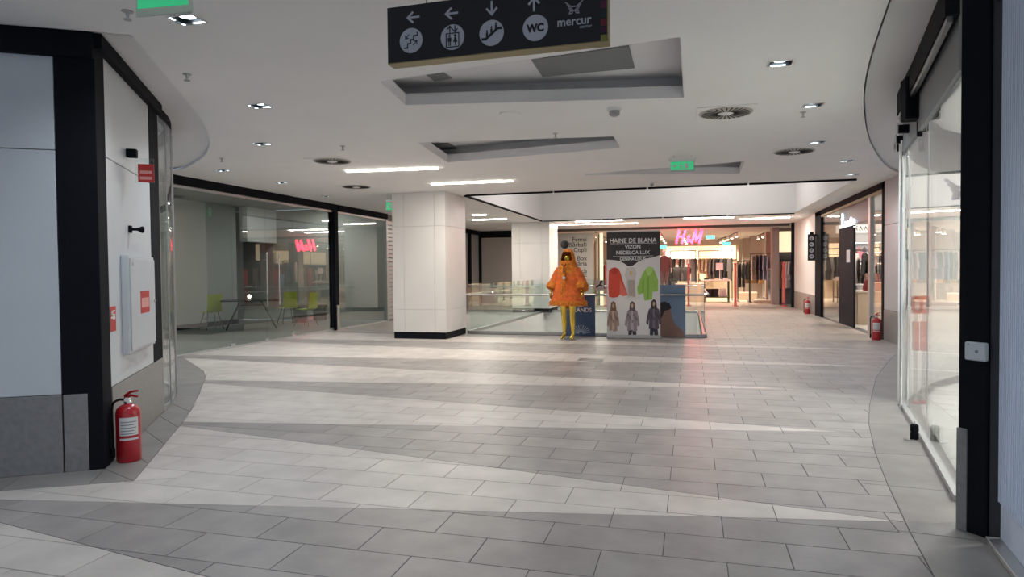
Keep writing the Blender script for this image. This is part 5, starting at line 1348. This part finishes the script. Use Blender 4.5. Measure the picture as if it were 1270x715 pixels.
# grey directory panel
a = PYp(691, 374, 26.25); b = PYp(735, 283, 26.25)
t = thing('directory_panel', 'tall pale grey panel with dark department names by the entrance', 'sign', (a.x, 26.25, 0))
L = b.x-a.x; h = 2.95
bx('panel', 0, L, 0, .08, .03, h, mat('directory_grey', (.50, .48, .45), .5, noise=.03), t, .004)
bx('foot', 0, L, -.01, .1, 0, .03, alu_m, t)
bx('edge_strip', L+.001, L+.04, -.005, .085, .03, h, mat('brass_pale', (.5, .42, .3), .4, .5, noise=.03), t)
for s_t, py in (('Femei', 299), ('Bărbați', 305.5), ('Copii', 312), ('Sole Box', 322.5), ('Cofetăria', 329), ('Beach', 338), ('HOME', 342.5)):
    z = PYp(728, py, 26.25).z
    text('lettering', s_t, .25, L-.24, z, -.0005, mat('text_brown', (.05, .045, .045), .6, noise=.03), t, 'RIGHT', depth=.002, bold=.002)
t = thing('light_column', 'bright slim light column beside the grey directory panel', 'lamp', (at_y(739, 26.5), 26.6, 0))
bx('body', 0, .10, 0, .1, 0, 2.95, MATS['brass_pale'], t, .004); bx('lit_front', .15, .28, 0, .1, .0, 2.95, mat('lit_cream', (.8, .7, .55), .5, emit=(1, .8, .55), estr=.7), t); bx('cross_piece', .1, .15, .02, .08, 0, 2.9, chair_dark, t)
for i, (px, py, lab) in enumerate([(881, 294, 'turquoise lit ceiling sign right of the red letters'), (901, 302, 'turquoise lit ceiling sign deep in the shop'), (822, 306, 'turquoise lit ceiling sign beside the banner edge')]):
    y = (30.0, 35.0, 32.0)[i]; p = PYp(px, py, y)
    t = thing('lit_sign', lab, 'sign', (p.x, p.y, p.z), 0, 'turquoise lit ceiling signs')
    bx('case', -.2, .2, -.03, .03, -.09, .09, white_m, t, .004); bx('face', -.18, .18, -.036, -.0305, -.075, .075, teal_m, t)
    bm = bmesh.new(); tube(bm, [(0, 0, .09), (0, 0, 3.06-p.z)], .006, 6); obj('rod', bm, steel_m, t)

# ================================================================== SHOP WITH THE SCRIPT SIGN
cream = mat('shop_cream', (.66, .60, .55), .7, noise=.03)
struct(bx('floor_script_shop', XR+.21, 9.0, RYe+.16, yq[5]+.2, -.06, -.001, MATS['white_floor']))
struct(bx('ceiling_script_shop', XR+.11, 9.0, RYe+.16, yq[5]+.2, 2.93, 2.99, cream))
struct(bx('wall_script_back', 9.01, 9.1, RYe, yq[5]+.3, 0, 3.1, cream))
struct(bx('wall_script_far', XR+.25, 9.0, yq[5]+.26, yq[5]+.36, 0, 3.1, cream))
t = thing('display_board', 'tall dark navy board standing in the open shop doorway', 'board', (XR-.005, yq[2], 0), PI/2)
zt_ = PXp(1050, 281, XR).z
bx('panel', 0, yq[3]-yq[2], -.06, -.012, .02, zt_, mat('navy_board', (.016, .015, .021), .7, noise=.1, spec=.15), t, .004)
bx('panel_foot', .02, yq[3]-yq[2]-.02, -.12, .02, 0, .02, alu_m, t)
bx('white_notice', .35, .70, .0-.0115, -.0085, 1.55, 1.85, print_white, t)
flats('notice_print', stroke([(.42, 1.62), (.5, 1.78), (.6, 1.62)], .02), -.0615, .001, print_dark, t)
bx('white_notice', .35, .70, -.0612, -.0602, 1.55, 1.85, print_white, t)
hdk = struct(bx('trim_4', XR+.06, XR+.12, yq[1]+.1, yq[3], 2.45, 2.9, mat('header_plum', (.06, .05, .055), .4, noise=.05)))
w = Wall((XR-.012, yq[3]-.1), (XR-.012, yq[2]-.2)); 
t = thing('script_sign', 'small white glowing script sign above the navy board', 'sign', tuple(w.pt(0, .05, 2.35)), w.rz)
Ls = w.L
sp_ = [(.05, -.22), (.10, .05), (.17, .34), (.13, .42), (.08, .30), (.10, .08), (.16, .02)]
flats('script_letter', stroke([(x*Ls, z) for x, z in sp_], .03), 0, .03, neon_white, t)
for k in range(4):
    xx = .26 + .17*k
    flats('script_letter', stroke([tuple(q) for q in curve_smooth([(xx*Ls, .08), ((xx+.07)*Ls, .20+.06*(k == 2)), ((xx+.13)*Ls, .12), ((xx+.06)*Ls, .03), ((xx+.14)*Ls, .02)], 3)], .022), 0, .03, neon_white, t)
bx('mount_bar', 0, Ls, .0005, .012, .0, .03, alu_m, t)
# white lit shelf unit with products seen through the doorway
sx_ = 4.75; sy_ = PXp(1067, 360, sx_).y
su_ = thing('shelf_unit', 'white lit shelf unit full of small products inside the doorway', 'shelf', (sx_-.55, sy_, 0))
bx('back', 0, 1.1, .3, .33, 0, 2.45, white_m, su_)
for s in (0, 1.08): bx('side', s, s+.02, 0, .30, 0, 2.45, white_m, su_)
bx('cabinet_base', .021, 1.079, -.02, .29, 0, .80, white_m, su_, .004)
for k in range(5): bx('shelf_board', .021, 1.079, .0, .29, .95+.3*k, .975+.3*k, white_m, su_); bx('shelf_light', .03, 1.07, .02, .05, .935+.3*k, .9495+.3*k, glow_white, su_)
prod = [(.55, .45, .40), (.2, .18, .2), (.6, .15, .2), (.65, .62, .6), (.3, .2, .16), (.7, .35, .35)]
rp = random.Random(5)
PMS = {}
for k in range(4):
    for j in range(7):
        q = rp.randrange(6)
        if q not in PMS:
            bm = bmesh.new(); box(bm, -.045, .045, -.04, .04, 0, .12); bmesh.ops.bevel(bm, geom=list(bm.edges), offset=.008, segments=1, affect='EDGES'); lathe(bm, [(.02, .1205), (.02, .15), (.012, .155)], 8)
            PMS[q] = obj('product_tub', bm, mat('product_%d' % q, prod[q], .4, noise=.05)); o = PMS[q]
        else: o = PMS[q].copy(); COL.objects.link(o)
        o.location = (sx_-.55+.11+.145*j, sy_+.15, .976+.3*k)
        tag(o, ['bottom', 'second', 'third', 'fourth'][k] + ' shelf product tub, ' + ['first', 'second', 'third', 'fourth', 'fifth', 'sixth', 'seventh'][j] + ' from left, in the lit white shelf unit', 'product', 'products on the lit shelf unit')
t = thing('lit_poster', 'pink and white lit poster on the shelf unit top', 'poster', (sx_-.45, sy_-.03, 1.62)); bx('sheet', 0, .55, .0, .012, 0, .26, mat('pink_poster', (.7, .22, .3), .5, emit=(.9, .25, .35), estr=.4), t); bx('white_band', .02, .53, -.0012, -.0002, .0, .06, print_white, t)
t = thing('header_sign', 'white header box with dark lettering above the lit shelves', 'sign', (sx_-.6, sy_-.02, 2.4501)); bx('box', 0, 1.15, 0, .3, 0, .22, mat('header_lit', (.85, .83, .8), .5, emit=(1, .95, .88), estr=.6), t, .004); 
flats('lettering', sum([stroke([(.3+.13*k, .06), (.34+.13*k, .16), (.38+.13*k, .06)], .02) for k in range(5)], []), -.0003, .001, print_dark, t)
# goods behind the pane next to the grey wall
gx = 4.5; gy = PXp(1085, 360, gx).y
t = thing('display_table', 'cream table behind the pane next to grey wall', 'table', (gx-.5, gy, 0)); bx('tabletop', 0, 1.1, -.3, .3, .80, .84, MATS['table_cream'], t, .004); bx('body', .05, 1.05, -.25, .25, 0, .80, MATS['sand_wall'], t, .004)
hb = thing('handbag', 'dark red handbag on the cream table behind the pane', 'bag', (gx-.05, gy-.05, .84))
bm = bmesh.new(); loft(bm, [(0, 0, 0, .22, .10), (0, 0, .03, .25, .12), (0, 0, .22, .22, .09), (0, 0, .28, .18, .04)], 18, (True, True)); obj('body', bm, mat('bag_red', (.22, .03, .03), .4, noise=.1), hb, smooth=True)
bm = bmesh.new(); tube(bm, [tuple(q) for q in curve_smooth([(-.12, 0, .27), (-.10, 0, .42), (0, 0, .48), (.10, 0, .42), (.12, 0, .27)], 4)], .012, 6); obj('handle', bm, MATS['bag_red'], hb, smooth=True)
rack('rack of dark coats behind the pane next to grey wall', gx-.5, gy+1.2, 0, 1.1, 1.9, [('coat', BK, 'black'), ('coat', WH, 'white'), ('coat', BK, 'black'), ('coat', BR, 'brown'), ('coat', BK, 'black')], 'the rack behind the pane next to grey wall', 'frame', .3)
t = thing('counter', 'cream shop counter behind the far pane of the script shop', 'counter', (4.3, yq[3]+.4, 0)); bx('body', 0, .6, 0, 1.5, 0, .95, cream, t, .006); bx('top', -.02, .62, -.02, 1.52, .9501, .99, white_m, t, .004); bx('plinth', -.015, -.001, .05, 1.45, 0, .08, alu_m, t)
for k, (c, cn) in enumerate([((.55, .25, .22), 'rose'), ((.3, .2, .16), 'brown'), ((.7, .6, .55), 'cream')]):
    bm = bmesh.new(); box(bm, -.12, .12, -.15, .15, 0, .28); bmesh.ops.bevel(bm, geom=list(bm.edges), offset=.02, segments=2, affect='EDGES')
    o = obj('gift_box', bm, fabric(c), loc=(4.6, yq[3]+.65+.42*k, .99)); tag(o, cn + ' gift box standing on the cream shop counter', 'box', 'gift boxes on the counter')
# small hanging icon sign on the far right wall
hy = PXp(1013.5, 300, XR).y
p0 = PYp(1002, 323, hy); p1 = PYp(1011, 290, hy)
t = thing('hanging_sign', 'small upright black sign with four round icons on the far right wall', 'sign', (p0.x, hy, p0.z))
L, h = p1.x-p0.x, p1.z-p0.z
bx('board', 0, L, 0, .06, 0, h, MATS['sign_black'], t, .004)
for k in range(4): flat('icon_disc', circ(L/2, h*(.16+.225*k), h*.085, 16), -.0003, .002, icon_grey, t)
for k in range(4): flats('icon_mark', tri_arrow(L/2, h*(.16+.225*k), PI/2*k, h*.04), -.0025, .001, MATS['sign_black'], t)
bx('wall_bracket', L*.8, XR-p0.x+.005, .02, .04, h-.05, h-.01, black_m, t)
bx('bracket_arm', L*.3, L*.8, .02, .04, h+.0002, h+.06, black_m, t)
